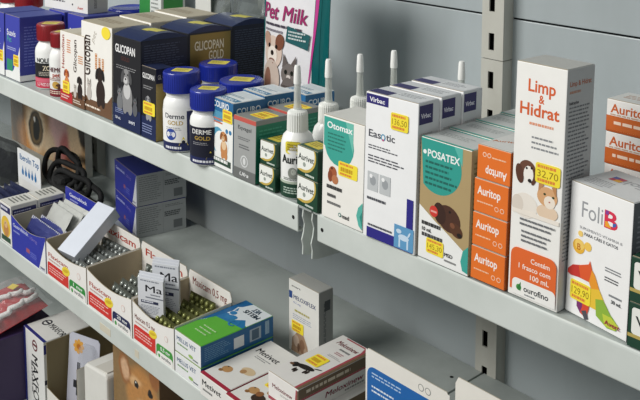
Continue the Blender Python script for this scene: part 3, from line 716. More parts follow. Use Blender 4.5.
p.poly([(.02, .33), (.1, .375), (.3, .41), (.36, .43), (.42, .4), (.38, .3), (.2, .3), (.08, .29), (.02, .3)], '#c7362e'); p.poly([(.2, .39), (.36, .43), (.38, .46), (.42, .4), (.38, .3), (.24, .3)], '#df5a2a')
p.poly([(.38, .3), (.42, .4), (.47, .37), (.55, .28), (.6, .2), (.44, .2), (.42, .26)], '#eb9a2a'); p.poly([(.42, .26), (.55, .28), (.66, .19), (.6, .12), (.4, .12), (.38, .2)], '#ecc43a')
p.poly([(.5, .2), (.62, .22), (.74, .14), (.88, .08), (.84, .04), (.7, .03), (.52, .08)], '#8fb53c'); p.poly([(.62, .12), (.76, .12), (.88, .08), (.82, .04), (.66, .04)], '#c2cf42')
p.poly([(.3, .2), (.4, .2), (.4, .1), (.36, .02), (.26, .04), (.22, .12)], '#d8492f'); p.poly([(.2, .14), (.3, .19), (.29, .09), (.26, .04), (.2, .08)], '#7a2f6e'); p.poly([(.28, .06), (.36, .08), (.4, .02), (.34, 0.005)], '#4c4c54')
p.sticker(.08, .12, .42, .27, '129,90'); p.text('Avert', .66, .055, .24, '#9c2340', hgt=.032, bold=1.8)
p = c.right(); p.lines(.1, .1, .9, .9, 22, '#8b8f94', .35)
p = c.top(); p.text('FoliB', .74, .72, .5, '#a3a5a8', hgt=.2, rot=180, bold=.6); p.rect(.22, .52, .4, .72, '#b8435c'); p.rect(.3, .52, .4, .62, '#e0a63a'); p.rect(.22, .62, .3, .72, '#4d5fa5'); p.lines(.1, .1, .5, .4, 5, '#a0a3a6', .4)
c.done()
for k in (0, 1):
    c = Carton('medicine_box', ('lower dark green and white box right of the rainbow dog box', 'upper dark green and white box right of the rainbow dog box')[k], (287.5, 1, 29.3*k), 0, 60, 40, 28.8, '#17402f', '#17402f', '#1b3f30', 'dark green boxes at the near end')
    p = c.front(); p.rect(0, .0, 1, .06, '#17402f'); p.rect(0, .22, 1, .3, '#b9a55a'); p.rrect(.04, .3, .98, .9, 2, '#eff0ea'); p.text('Vetaglós', .08, .52, .62, '#26302b', hgt=.2, bold=1.2)
    c.done()

# ---- stand-up milk pouch
def pouch():
    root = thing('milk_pouch', 'teal and pink stand-up pouch with puppy and kitten photo', 'pouch', (-275, 134, 0), -2)
    Wd, Hh = 123, 200; NX, NZ = 16, 26
    V = []; F = []
    def pt(i, j, s):
        u = i/NX; v = j/NZ; x = (u-.5)*Wd*(1-.05*math.sin(math.pi*v)); th = 15*(math.sin(math.pi*u)**.6)*(1-v)**.55+.4
        wob = .9*math.sin(9*u+6*v)+.7*math.sin(17*v+3*u)
        return (Wd/2+x, 18+6*v+s*th+wob*math.sin(math.pi*u)*v, v*Hh)
    n = (NX+1)*(NZ+1)
    for s in (-1, 1):
        for j in range(NZ+1):
            for i in range(NX+1): V.append(pt(i, j, s))
    for s in (0, 1):
        for j in range(NZ):
            for i in range(NX):
                q = [s*n+j*(NX+1)+i, s*n+j*(NX+1)+i+1, s*n+(j+1)*(NX+1)+i+1, s*n+(j+1)*(NX+1)+i]
                F.append(tuple(q if s == 0 else q[::-1]))
    for j in range(NZ):
        for i, r in ((0, 1), (NX, 0)):
            a, b = j*(NX+1)+i, (j+1)*(NX+1)+i; q = (a, b, n+b, n+a); F.append(q if not r else q[::-1])
    for i in range(NX):
        F.append((i, n+i, n+i+1, i+1)); a = NZ*(NX+1)+i; F.append((a, a+1, n+a+1, n+a))
    mesh_obj('pouch_body', V, F, [mat('#0f5b5c', .22, 0, .06)], root, smooth=True)
    SH = [0.]
    def surf(a, b, e):
        b += SH[0]
        x, y, z = pt(a/Wd*NX, b/Hh*NZ, -1); return (x, y-e*1.6-.25, z)
    p = Prints(root, Wd, Hh, surf)
    def grid(a, b, c_, d, col, nx=14, ny=14, shape=None):
        vs = [((a+(c_-a)*i/nx)*Wd, (b+(d-b)*j/ny)*Hh) for j in range(ny+1) for i in range(nx+1)]
        p.put('artwork', vs, [(j*(nx+1)+i, j*(nx+1)+i+1, (j+1)*(nx+1)+i+1, (j+1)*(nx+1)+i) for j in range(ny) for i in range(nx)], col)
    GL = lambda c_: mat(c_, .25)
    grid(.07, .08, .84, .97, GL('#e4e3e6')); grid(.84, .3, .92, .97, GL('#0f5b5c'))
    for k in range(26):
        f1, f2 = [.8+.05*math.sin(math.pi*(.2+.75*t/26)) for t in (k, k+1)]; b1, b2 = .97-.026*k, .97-.026*(k+1); w1, w2 = .055-.0017*k, .055-.0017*(k+1)
        p.poly([(f1, b1), (f1+w1, b1), (f2+w2, b2), (f2, b2)], GL('#c0408e'))
    SH[0] = -.125*Hh; p.text('Pet', .07, .735, .26, GL('#9c2c66'), hgt=.085, bold=1.3, shear=.1); p.text('Milk', .4, .735, .37, GL('#9c2c66'), hgt=.085, bold=1.3, shear=.1); SH[0] = -.1*Hh
    p.lines(.1, .668, .84, .684, 1, GL('#4a4450'), .9); p.lines(.1, .635, .5, .65, 1, GL('#8a8690'), .9)
    p.ell(.27, .52, .16, .155, GL('#d8c4b6')); p.ell(.38, .585, .07, .08, GL('#7d4f3e'), -30); p.ell(.16, .585, .06, .08, GL('#b89684'), 30); p.ell(.26, .5, .09, .09, GL('#eee4da')); p.ell(.26, .515, .03, .025, GL('#231c1c'))
    p.ell(.2, .555, .022, .02, GL('#1d1717')); p.ell(.33, .555, .022, .02, GL('#1d1717')); p.ell(.26, .47, .06, .025, GL('#8d6a60')); p.ell(.26, .36, .16, .19, GL('#c9b8ac')); p.ell(.2, .34, .07, .14, GL('#8b6555'))
    p.ell(.55, .42, .11, .1, GL('#77706c')); p.poly([(.45, .45), (.46, .53), (.53, .48)], GL('#6a625e')); p.poly([(.58, .48), (.645, .53), (.65, .45)], GL('#6a625e')); p.ell(.51, .43, .022, .022, GL('#20241c')); p.ell(.6, .43, .022, .022, GL('#20241c')); p.ell(.555, .405, .03, .02, GL('#d5cdc6')); p.ell(.55, .28, .12, .2, GL('#6c6562'))
    for k in range(4): p.rect(.47, .24+.035*k, .64, .25+.035*k, GL('#4f4946'))
    p.poly([(.48, .6), (.8, .575), (.82, .66), (.5, .69)], GL('#2a5f62')); p.lines(.52, .61, .78, .665, 3, GL('#c8d4d4'), .5)
    p.build()
    tube('seal_edge', [(.5, 24, Hh-.5), (Wd-.5, 24, Hh-.5)], .9, mat('#0c4b4c', .3), root)
pouch()

# ---- things at the back of the far end of the upper shelf
root = thing('supplement_tub', 'round tub with a flat blue lid behind the brown and white boxes', 'tub', (-672, 208, 0))
lathe('tub_body', [(29, 0), (31, 2), (31, 62)], PLW, root); lathe('lid', [(33, 61), (33.5, 63), (33.5, 73), (32, 75), (.3, 75)], BLUECAP, root, n=48)
lathe('lid_rim', [(28, 74.8), (28, 76), (25, 76), (24, 75.3), (.3, 75.3)], BLUECAP, root)
c = Carton('medicine_box', 'white box with a green panel at the back of the upper shelf', (-634, 200, 0), 0, 60, 42, 122, '#dfe3df', '#cfd4d0', '#d9dcd8'); p = c.front(); p.rect(0, .3, .5, .99, '#2f8a3f'); p.lines(.55, .4, .95, .9, 10, '#8a8f8a', .4); p = c.right(); p.rect(.1, .5, .9, .95, '#3a9447'); c.done()
c = Carton('medicine_box', 'long white and brown carton lying at the back beside the green-panelled box', (-570, 196, 0), 0, 66, 48, 74, '#c9c2b2', '#b3a890', '#a89b80'); p = c.front(); p.rect(0, .6, 1, .8, '#8a7350'); p.lines(.1, .2, .9, .5, 4, '#7d7461', .4); p = c.top(); p.rect(.05, .1, .95, .35, '#c9cbc2'); p.lines(.1, .5, .9, .9, 3, '#6e6450', .5); c.done()
def crinkle_bag(name, label, loc, w_, d_, h_, m, seed, cat='bag', ang=0., lean=0.):
    root = thing(name, label, cat, loc, ang); r = random.Random(seed); bm = bmesh.new(); NX, NZ = 12, 12; ring = []
    ph = [r.uniform(0, 6.3) for _ in range(6)]
    for s in (-1, 1):
        g = []
        for j in range(NZ+1):
            row = []
            for i in range(NX+1):
                u, v = i/NX, j/NZ
                th = d_/2*(math.sin(math.pi*u)**.5)*(1-.55*v**2)*(.6+.4*math.sin(math.pi*min(1, v+.25)))
                wob = (1.4*math.sin(11*u+ph[0]+5*v)+1.2*math.sin(19*v+ph[1]+7*u)+r.uniform(-.8, .8))*math.sin(math.pi*u)
                row.append(bm.verts.new((u*w_+1.5*math.sin(8*v+ph[2]), d_/2+s*(th+wob*.6+.2)+lean*v, v*h_+2*math.sin(7*u+ph[3])*(v > .9))))
            g.append(row)
        for j in range(NZ):
            for i in range(NX):
                q = (g[j][i], g[j][i+1], g[j+1][i+1], g[j+1][i]); bm.faces.new(q if s < 0 else q[::-1])
    bmesh.ops.remove_doubles(bm, verts=bm.verts, dist=.9)
    bm_obj('bag_film', bm, m, root)
    return root
SILVER = mat('#a9b0ae', .22, .75, .15, 90)
rt = crinkle_bag('treat_pouch', 'crinkled silver pouch against the back panel behind the black boxes', (-498, 198, 0), 72, 40, 150, SILVER, 3)
box_obj('paper_label', (14, 4, 80), (50, 5, 130), '#d7d8d2', rt)
crinkle_bag('treat_pouch', 'second crinkled silver pouch beside the teal milk pouch', (-420, 200, 0), 84, 40, 156, mat('#8f9796', .25, .7, .15, 70), 8)

# ================================================================== lower shelf
# ---- left end
def big_print_box():
    root = thing('pet_food_box', 'large box printed with a close-up cat face behind the rope', 'box', (-1150, 214, LOW))
    Wd, Dd, Hh = 304, 14, 190
    box_obj('carton', (0, 0, 0), (Wd, Dd, Hh), '#dedad0', root, 1)
    p = Prints(root, Wd, Hh, lambda a, b, e: (a, -e, b)); fur = lambda c_: mat(c_, .5, 0, .35, 130)
    p.rect(0, 0, 1, 1, photo_print('#c39a6c', [
        (.1, .35, .12, .3, 0, '#54402c', .5), (.2, .72, .16, .1, 25, '#8a6844', .6), (.45, .75, .2, .1, 0, '#e6d0b0', .6), (.25, .1, .14, .1, -20, '#c98a48', .6), (.52, .5, .06, .1, 30, '#a8784a', .5),
        (.36, .24, .125, .135, -15, '#efdcbc', .35), (.365, .24, .1, .115, -15, '#33261a', .12), (.368, .24, .08, .098, -15, '#6e5836', .15), (.372, .24, .045, .08, -8, '#0d0b09', .12), (.345, .33, .014, .016, 0, '#e9e6de', .3),
        (.68, .36, .12, .2, -6, '#e0b4b0', .4), (.76, .2, .07, .1, -20, '#c06a66', .5), (.55, .14, .08, .08, 0, '#e3c8a4', .5), (.88, .3, .08, .2, 5, '#e6c8a0', .4), (.97, .42, .05, .1, 15, '#2a1f18', .3), (.82, .1, .06, .05, 0, '#b8684e', .5)], Wd, Hh))
    p.build()
big_print_box()
rt = crinkle_bag('black_bag', 'black product bag with a clear plastic top beside the cat face box', (-1000, 88, LOW), 140, 46, 70, mat('#15171a', .3), 21)
ch = crinkle_bag('tmp', 'x', (0, 0, 0), 140, 40, 105, mat('#9aa0a0', .15, kind='clear'), 22); f_ = ch.children[0]; f_.name = 'clear_film'; f_.parent = rt; f_.location = (0, .004, .078); bpy.data.objects.remove(ch)
def rope():
    root = thing('rope_lead', 'coiled black rope lead lying in loose loops on the shelf', 'rope', (-815, 165, LOW))
    BL = mat('#121314', .75, 0, .2, 300, .6); r = random.Random(4)
    for k, (cx, cy, cz, rx, rz, tilt, tw) in enumerate(((-18, 10, 34, 44, 30, 14, .2), (8, 2, 28, 38, 24, 24, .5), (30, -4, 24, 40, 20, 34, -.2), (-6, 16, 40, 30, 32, 6, .9), (62, 4, 20, 34, 15, 30, .1))):
        pts = []
        for i in range(44):
            t = 2*math.pi*i/44; x = rx*math.cos(t); z = rz*math.sin(t)*(1+.1*math.sin(2*t+k)); y = math.sin(t+k)*6
            q = math.radians(tilt); pts.append((1.35*(cx+x*math.cos(tw*.3)-y*.3)-18, cy+y*math.cos(q)+z*math.sin(q), max(5.6, .8*cz+.85*z*math.cos(q)+3*math.sin(3*t+tw))))
        tube('rope_loop', pts, 4.8, BL, root, 8, True)
    box_obj('knot', (-34, -14, .4), (2, 14, 24), BL, root, 9)
rope()

# ---- display tray helper
def tray(name, label, loc, w_, d_, hf, hs, hb, outer, inner='#b9b09c', ang=0., group=None, dip=6.):
    root = thing(name, label, 'tray', loc, ang, group); t = .9; IN = mat(inner, .8); OUT = M_(outer)
    def sheet(nm, pts, axis, a, b):
        o = prism(nm, pts, axis, a, b, [IN, OUT], root); me = o.data
        for f in me.polygons:
            nrm = f.normal; out = (axis == 'y' and ((a < 1 and nrm.y < -.5) or (a > 1 and nrm.y < -.5))) or (axis == 'x' and ((a < 1 and nrm.x < -.5) or (a > 1 and nrm.x > .5)))
            f.material_index = 1 if out else 0
        return o
    n = 12
    top = [(w_*(1-i/n), hf-dip*math.sin(math.pi*i/n)) for i in range(n+1)]
    sheet('front_wall', [(0, 0), (w_, 0)]+top, 'y', 0, t)
    sheet('header_panel', [(0, 0), (w_, 0), (w_, hb-6), (w_-3, hb), (3, hb), (0, hb-6)], 'y', d_-t, d_)
    for a in (0, w_-t): sheet('side_wall', [(t+.1, 0), (d_-t-.1, 0), (d_-t-.1, hs), (t+.1, hs-2)], 'x', a, a+t)
    box_obj('tray_floor', (t, t, 0.05), (w_-t, d_-t, t), IN, root)
    pr_ = Prints(root, w_, hf, lambda a, b, e: (a, -e, b))
    return root, pr_
def blister(name, label, loc, rot, w_, h_, col, group, seed, foil='#9fa4a2'):
    root = thing(name, label, 'blister pack', loc, 0, group, rot)
    box_obj('foil', (0, 0, 0), (w_, .5, h_), mat(foil, .3, .7, .1), root)
    bm = bmesh.new(); nx = max(2, int(w_/9)); nz = max(2, int(h_/11))
    for i in range(nx):
        for j in range(nz):
            bmesh.ops.create_icosphere(bm, subdivisions=1, radius=1, matrix=Matrix.Translation(((i+.5)*w_/nx, -.6, (j+.5)*h_/nz))@Matrix.Diagonal((3.3, 2.6, 4.2, 1)))
    bm_obj('pill_pockets', bm, mat(col, .18, .25), root, smooth=True)
    return root
# white boxes with navy labels
for k, lb in enumerate(('white box with navy side label and a dog picture beside the blue tray', 'white navy-labelled box, second of its row against the blue tray')):
    c = Carton('medicine_box', lb, (-698, 2+41.5*k, LOW), 0, 37.5, 40.5, 60, '#ecebe6', '#dcdbd6', '#d9d9d2', 'white boxes with navy labels')
    p = c.front(); p.rect(.05, .78, .95, .94, '#25285e'); p.lines(.1, .82, .9, .9, 1, '#dfe0ee', .8); p.ell(.5, .42, .42, .42, '#e8c23c'); p.ell(.52, .36, .24, .3, '#c58a4e'); p.ell(.5, .48, .16, .15, '#e0b988'); p.ell(.45, .5, .03, .03, '#201812'); p.rect(.08, .05, .9, .18, '#33523c')
    p = c.right(); p.rect(.06, .62, .94, .9, '#25285e'); p.lines(.12, .68, .88, .85, 3, '#b9bbd8', .5); p.lines(.1, .1, .9, .55, 8, '#b5b4ae', .35)
    p = c.top(); p.lines(.15, .15, .85, .85, 5, '#54564f', .45); c.done()
r_, p = tray('display_tray', 'white display tray with a header card showing a row of drops', (-782, 2, LOW), 80, 66, 40, 48, 104, '#e9e9e6', '#cfcdc6')
p.face(80, 104, lambda a, b, e: (a, 66-.9-e, b), 4, 'header_'); p.rect(.0, .55, 1, .995, '#eceef0'); p.text('Iberolin Top', .1, .84, .84, '#1f5f96', hgt=.09, bold=1.6)
for k in range(5): p.ell(.22+.14*k, .66, .045, .06, '#2a72ae'); p.poly([(.19+.14*k, .68), (.22+.14*k, .77), (.25+.14*k, .68)], '#2a72ae')
p.build()
def sachet(name, label, loc, rot, w_, h_, col, group, seed, band=None):
    root = thing(name, label, 'sachet', loc, 0, group, rot); r = random.Random(seed); bm = bmesh.new(); NX, NZ = 10, 8
    for s in (-1, 1):
        g = [[bm.verts.new((i/NX*w_, s*(.25+3*(math.sin(math.pi*i/NX)*math.sin(math.pi*j/NZ))**.6)+r.uniform(-.35, .35), j/NZ*h_)) for i in range(NX+1)] for j in range(NZ+1)]
        for j in range(NZ):
            for i in range(NX):
                q = (g[j][i], g[j][i+1], g[j+1][i+1], g[j+1][i]); bm.faces.new(q if s < 0 else q[::-1])
    bm_obj('foil_body', bm, mat(col, .3, .25, .1), root)
    bm = bmesh.new()
    for i in range(18): add_box(bm, w_*i/18, -.6, h_-4, w_*(i+.6)/18, .6, h_+.4)
    bm_obj('crimped_seal', bm, mat(band or col, .35, .2), root)
    return root
for k in range(4):
    sachet('medicine_sachet', ('dark blue sachet in the drop-card tray, against its front wall', 'dark blue sachet, second from the front wall of the drop-card tray', 'dark blue sachet, third from the front wall of the drop-card tray', 'dark blue sachet right before the drop header card')[k], (-772+2*k, 9+8.5*k, LOW+4), (math.radians(-14), 0, math.radians(2*k-3)), 60, 50+2*k, '#2b3150', 'dark blue sachets', 30+k)
# blue tray
BL = '#2c36a6'
r_, p = tray('display_tray', 'blue display tray with raised header flap holding foil sachets', (-657, 1, LOW), 108, 84, 50, 50, 72, BL, '#b4ae9e', dip=9)
p.poly([(.8, 0.01), (.995, .01), (.995, .9)], WHITE); p.text('Gastroblock', .05, .7, .46, '#c9cfee', hgt=.1, bold=1.2); p.text('10mg', .56, .66, .2, '#8d7fc8', hgt=.09); p.lines(.06, .54, .3, .6, 1, '#8f98d8', .8)
p.rect(.42, .1, .76, .34, '#353fae'); p.rect(.44, .22, .54, .34, '#a4586e'); p.lines(.56, .14, .74, .3, 3, '#6f79cc', .4); p.text('avert', .84, .04, .13, '#3a3f78', bold=1)
p.face(108, 72, lambda a, b, e: (a, 84-.9-e, b), 4, 'header_'); p.rect(.01, .55, .99, .995, BL); p.text('Gastroblock', .12, .84, .5, '#eef0fa', hgt=.07, bold=1.4); p.lines(.14, .76, .4, .79, 1, '#aab2e6', 1); p.poly([(.7, .7), (.78, .78), (.86, .7), (.78, .62)], '#e5cf5a'); p.rect(.745, .68, .815, .72, '#d7b63c'); p.build()
for k in range(3):
    sachet('medicine_sachet', ('white foil sachet in the blue tray, lowest of three', 'white foil sachet in the blue tray, middle of three', 'white foil sachet in the blue tray, nearest its header flap')[k], (-645+4*k, 37+7*k, LOW+21+2*k), (math.radians(-34), math.radians(3*k-4), math.radians(-6+5*k)), 76, 42, '#d3d5d0', 'white foil sachets in the blue tray', 50+k)
for k in range(2):
    sachet('medicine_sachet', ('blue foil sachet against the front wall of the blue tray', 'blue foil sachet between the white sachets and the front blue one')[k], (-642+8*k, 9+10*k, LOW+18), (math.radians(-30), math.radians(5), math.radians(4)), 76, 34, '#39407f', 'blue foil sachets in the blue tray', 60+k, '#c9cbd6')
# white and red trays
def red_tray(x, w_, label, strength, col2, head, seed):
    r_, p = tray('display_tray', label, (x, 1, LOW), w_, 78, 47, 51, 62, '#f0eeea', '#b3a68c', group='white and red tablet display trays', dip=7)
    p.rrect(.02, .05, .56, .44, 4, '#d3332c', (0, 1, 0, 0)); p.lines(.06, .12, .5, .34, 3, '#f3c9c2', .4); p.text(head, .05, .6, .5, '#b04a3c', hgt=.12, bold=.8); p.lines(.06, .5, .4, .54, 1, '#c9a39a', 1)
    p.ell(.5, .5, .1, .055, '#f0d83c', 10); p.ell(.5, .51, .07, .02, '#d7b52a', 10)
    p.rrect(.58, .05, .97, .38, 5, col2, (1, 1, 0, 0)); p.text(strength, .68, .25, .22, '#eef2ee', hgt=.09, bold=1.2); p.rrect(.6, .02, .97, .2, 4, '#f3f2ee', (1, 1, 0, 0)); p.text('ourofino', .7, .07, .22, '#41484a', bold=1); p.ell(.65, .1, .025, .025, '#4a9a4c')
    p.ell(.82, .62, .04, .04, '#e6cfc8'); p.ell(.82, .62, .03, .03, '#f0eeea')
    p.face(w_, 62., lambda a, b, e: (a, 78-.9-e, b), 4, 'header_'); p.rect(.02, .6, .98, .985, '#efece6'); p.text(head, .1, .74, .8, '#b5402f', hgt=.15, bold=1.2); p.build()
    return r_
red_tray(-546, 110, 'white and red tray with a green label, holding silver blister packs', '1 mg', '#2f8f3e', 'Flaxicam', 1)
red_tray(-433, 106, 'white and red tray with a navy label, holding grey blister packs', '20 mg', '#1d2650', 'Flaxicam', 2)
red_tray(-324, 86, 'white and red tray with a green label beside the blue and green boxes', '0,5 mg', '#3f9a3c', 'Maxicam 0,5 mg', 3)
for x0, w_, col, g, foil, lbs in ((-546, 110, '#a9aeac', 'silver blister packs', '#8d9290', 'silver blister pack under the leaning carton'), (-433, 106, '#9aa09a', 'grey blister packs', '#7d837c', 'grey blister pack in the navy-labelled tray'), (-324, 86, '#8d9256', 'olive blister packs', '#6f7348', 'olive blister pack behind the leaflets')):
    for k in range(6):
        lbk = ('%s, against the front wall', '%s, second from the front wall', '%s, third from the front wall', '%s, third from the header panel', '%s, second from the header panel', '%s, against the header panel')[k] % lbs
        blister('blister_pack', lbk, (x0+22-(2 if k % 2 else 0)+(10 if w_ > 100 else 0), 6+10.5*k, LOW+1.6), (math.radians(-22-2*k if k < 5 else -12), 0, math.radians(-3+1.4*k)), w_-40, 38+1.2*k, col, g, k, foil)
# leaning plain carton
root = thing('plain_carton', 'plain white carton leaning across the silver blister packs', 'box', (-505, 14, LOW+36), rot=(math.radians(-56), math.radians(4), math.radians(12)))
box_obj('carton', (-17, -9, -2), (17, 9, 78), '#d9dfea', root, .6); box_obj('tuck_flap', (-16.4, -8.4, 77.8), (16.4, 8.4, 78.4), '#c3cad6', root)
# leaflets
for k, (x, y, an, hh, lb) in enumerate(((-320, 6, 25, 46, 'folded white leaflet with dark band, the nearer of the pair'), (-318, 24, 30, 58, 'folded white leaflet standing behind the other one'))):
    root = thing('folded_leaflet', lb, 'leaflet', (x, y, LOW+30), an, 'folded leaflets in the tray')
    pts = []
    for i in range(5): pts += [(0, .2+i*2.6), (40, .2+i*2.6), (40, 1+i*2.6), (0, 1+i*2.6)]
    for i in range(5): box_obj('paper_fold', (-.5*i, i*1.6, 0), (34-.5*i, i*1.6+1.1, hh-(4 if i % 2 else 0)+i), '#dfe2e8', root, .3)
    p = Prints(root, 34, hh, lambda a, b, e: (a, -e, b)); p.text('Ma', .3, .66, .66, '#23242c', hgt=.17, bold=.5); p.lines(.1, .9, .9, .95, 1, '#8c919c', .6); p.lines(.5, .58, .95, .61, 1, '#777c88', 1); p.rect(.3, .5, 1, .53, '#777c88'); p.rect(.12, .36, .8, .43, '#2a3050'); p.lines(.16, .37, .76, .42, 1, '#dfe2ee', .7); p.lines(.12, .08, .9, .3, 6, '#9aa0ac', .4); p.build()
# navy and white stack at the back
for k, lb in enumerate(('lower blue and white medicine box of the stack by the back panel', 'upper blue and white medicine box stacked by the back panel')):
    c = Carton('medicine_box', lb, (-657, 166, LOW+47.6*k), -9.5 if k else -10.5, 91, 78, 47, '#2b339c', '#c3c6c8', '#2a3288', 'blue and white boxes stacked by the back panel')
    p = c.front(); p.poly([(.8, 0.01), (.995, .01), (.995, .98)], '#dde0e4'); p.text('Gastroblock', .06, .74, .42, '#b9c0ea', hgt=.09, bold=1); p.text('20mg', .55, .72, .2, '#8d7fc8', hgt=.08); p.rect(.4, .12, .72, .4, '#343ca4'); p.rect(.42, .28, .5, .4, '#9a5a72'); p.lines(.52, .16, .7, .36, 3, '#6670c0', .4); p.text('avert', .82, .06, .14, '#3f447c')
    p = c.right(); p.lines(.05, .1, .5, .92, 12, '#8d9194', .35); p.rect(.53, .04, .535, .96, '#a3a7aa'); p.lines(.58, .8, .95, .9, 2, '#8d9194', .4); p.rect(.74, .1, .92, .36, '#83878a'); p.lines(.56, .5, .9, .68, 3, '#5f6366', .6)
    p = c.top(); p.lines(.1, .3, .5, .6, 3, '#4d55a8', .4); c.done()
# ---- blue and green boxes
for k, lb in enumerate(('lower blue box with white end under the blue and green box', 'blue and green box with white end lettering, on top of its stack')):
    c = Carton('medicine_box', lb, (-236.5-.6*k, 1+.6*k, LOW+24*k), 0, 49, 97, 23.4, '#edeff0', '#1d6298', '#5db03c', 'blue and green boxes')
    p = c.front(); p.text('MELLIS VET', .08, .58, .74, '#2a6ea8', hgt=.2, bold=1.2); p.lines(.1, .38, .6, .46, 1, '#6f9a58', .9); p.ell(.62, .2, .09, .04, '#9cc06a'); p.lines(.7, .1, .95, .17, 1, '#5a6a72', .9)
    p = c.right(); p.lines(.05, .15, .4, .85, 8, '#6fa2c6', .3, rot=False); p.rect(.44, .2, .58, .72, '#dfe6ea'); p.rect(.66, .2, .82, .8, '#9fb2c0'); p.rect(.69, .26, .79, .74, '#47647c'); p.text('ourofino', .96, .15, .16, '#c9dbe8', rot=90, hgt=.14) if False else p.lines(.88, .1, .94, .9, 1, '#9fc0d8', .8)
    if k:
        p = c.top(); p.rect(.01, .62, .99, .99, '#d9e0e4'); p.poly([(0.01, .62), (.25, .66), (.5, .58), (.75, .7), (.99, .6), (.99, .56), (.01, .5)], '#2372a8')
        p.poly([(.01, .3), (.14, .5), (.2, .72), (.1, .9), (.01, .99)], '#1d6298'); p.poly([(.01, .99), (.3, .99), (.22, .86), (.1, .8), (.01, .8)], '#1d6298')
        p.ell(.42, .62, .16, .1, '#2b7ab0', 25); p.ell(.3, .7, .09, .08, '#2b7ab0'); p.poly([(.22, .74), (.2, .82), (.3, .76)], '#2b7ab0')
        for t in range(14):
            q = math.radians(t*24); p.ell(.68+.1*math.cos(q), .56+.06*math.sin(q), .026, .026, '#2b7ab0')
        p.text('MELLIS', .9, .86, .5, '#27465c', hgt=.07, rot=180, bold=1.6); p.text('VET', .75, .95, .26, '#27465c', hgt=.07, rot=180, bold=1.6); p.lines(.3, .12, .8, .3, 3, '#b9dba4', .3); p.text('ourofino', .05, .32, .16, '#dfeaf2', rot=60)
    c.done()
# ---- white horse/dog boxes lying flat
def metivet(loc, label, st, ang):
    c = Carton('medicine_box', label, loc, ang, 47, 94, 23.5, '#eceae6', '#a3283c', '#dddcd7', 'white boxes lying flat with animal pictures')
    p = c.front(); p.text('Metivet', .08, .52, .7, '#1b1c22', hgt=.26, bold=1.8); p.rect(.62, 0.02, .99, .3, '#a3283c'); p.lines(.1, .28, .5, .38, 1, '#777777', .9)
    p = c.top(); p.text('Metivet', .12, .72, .76, '#1b1d28', hgt=.085, bold=1.8, rot=0); p.lines(.3, .62, .8, .68, 2, '#777777', .4)
    p.ell(.3, .26, .14, .12, '#b58a58'); p.ell(.22, .2, .06, .05, '#8a6238'); p.ell(.7, .4, .2, .13, '#cdb692'); p.ell(.62, .36, .08, .08, '#a98358'); p.ell(.24, .3, .02, .02, '#1c1510')
    if st: p.sticker(.28, .4, .82, .56); p.ell(.6, .2, .18, .14, '#3a2a20'); p.ell(.5, .26, .09, .09, '#8a5a34')
    p.rect(.0, .0, 1, .05, '#a3283c')
    return c.done()
metivet((-183, -3, LOW), 'white box lying flat with tan animals, beside the blue and green boxes', False, 0)
metivet((-134, -6, LOW), 'white box lying flat with a yellow sticker, beside the brown-banded box', True, 0)
# ---- brown banded dachshund boxes
for k, lb in enumerate(('lower white and brown box under the dachshund box', 'white and brown box with a dachshund print and yellow sticker')):
    c = Carton('medicine_box', lb, (-86-9*k, 8+9*k, LOW+28.5*k), 0, 45, 100, 28, '#eae8e4', '#dedcd8', '#e0deda', 'white boxes with brown band')
    p = c.front(); p.text('Meloxinew', .14, .5, .66, '#a0303c', hgt=.15, bold=1.5); p.lines(.4, .34, .8, .42, 2, '#8a8a8a', .4); p.poly([(0, .0), (1, .0), (1, .95), (.92, .95), (.88, .3), (.7, .12), (0, .12)], '#a64852'); p.poly([(.2, .01), (1, .01), (1, .95), (.96, .95), (.93, .25), (.75, .07)], '#6d5540')
    p = c.right(); p.rect(0, .62, 1, .98, '#6d5a44'); p.rect(0, .55, 1, .62, '#a64852'); p.lines(.1, .72, .7, .86, 1, '#d0c4b0', .8); p.text('Meloxinew', .34, .22, .52, '#a0304c', hgt=.2, bold=1.6, shear=.2); p.lines(.6, .08, .88, .16, 1, '#888888', .8)
    if k:
        p = c.top(); p.rect(.9, 0, 1, .96, '#6d5a44'); p.poly([(.86, 0), (.92, 0), (.92, .9), (.84, .985), (.2, .985), (.2, .965), (.8, .965), (.86, .88)], '#a64852')
        p.text('Meloxinew', .16, .83, .66, '#a0303c', hgt=.07, bold=1.8, shear=.25); p.lines(.42, .76, .8, .79, 1, '#777777', .9); p.lines(.45, .67, .74, .72, 2, '#a05a60', .45); p.lines(.4, .6, .8, .64, 2, '#999999', .4)
        p.ell(.46, .3, .24, .085, '#231d1b', 10); p.ell(.22, .27, .1, .085, '#2a2320', 0); p.ell(.14, .25, .06, .04, '#6a4a32'); p.ell(.24, .26, .045, .09, '#181412')
        for a, b in ((.34, .2), (.4, .19), (.58, .24), (.64, .25)): p.ell(a, b, .03, .075, '#2a1f1a')
        p.ell(.72, .36, .1, .018, '#231d1b', 25); p.sticker(.24, .37, .64, .56)
    c.done()
# ---- upright white box at the back
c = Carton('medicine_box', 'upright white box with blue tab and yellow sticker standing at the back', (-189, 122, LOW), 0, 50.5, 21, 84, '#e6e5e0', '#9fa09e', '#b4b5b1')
p = c.front(); p.text('avert', .1, .91, .3, '#2c2c30', hgt=.025, bold=1.6); p.rect(0.01, .74, .12, .84, '#2a4a86'); p.text('MELOXIFLEX', .16, .75, .74, '#4a5ea0', hgt=.055, bold=1); p.text('0,2 mg', .16, .69, .24, '#5a6eb0', hgt=.025); p.lines(.2, .58, .85, .61, 1, '#b0a85a', .9); p.lines(.14, .46, .9, .54, 3, '#9aa4b8', .35)
p.poly([(.08, .01), (.12, .2), (.28, .3), (.5, .3), (.62, .18), (.7, .01)], '#a98a70'); p.ell(.25, .18, .1, .14, '#c7b09c'); p.ell(.45, .14, .09, .16, '#8c6a52'); p.ell(.33, .1, .04, .1, '#6f523e'); p.ell(.56, .08, .06, .1, '#b39882'); p.sticker(.1, .3, .5, .45)
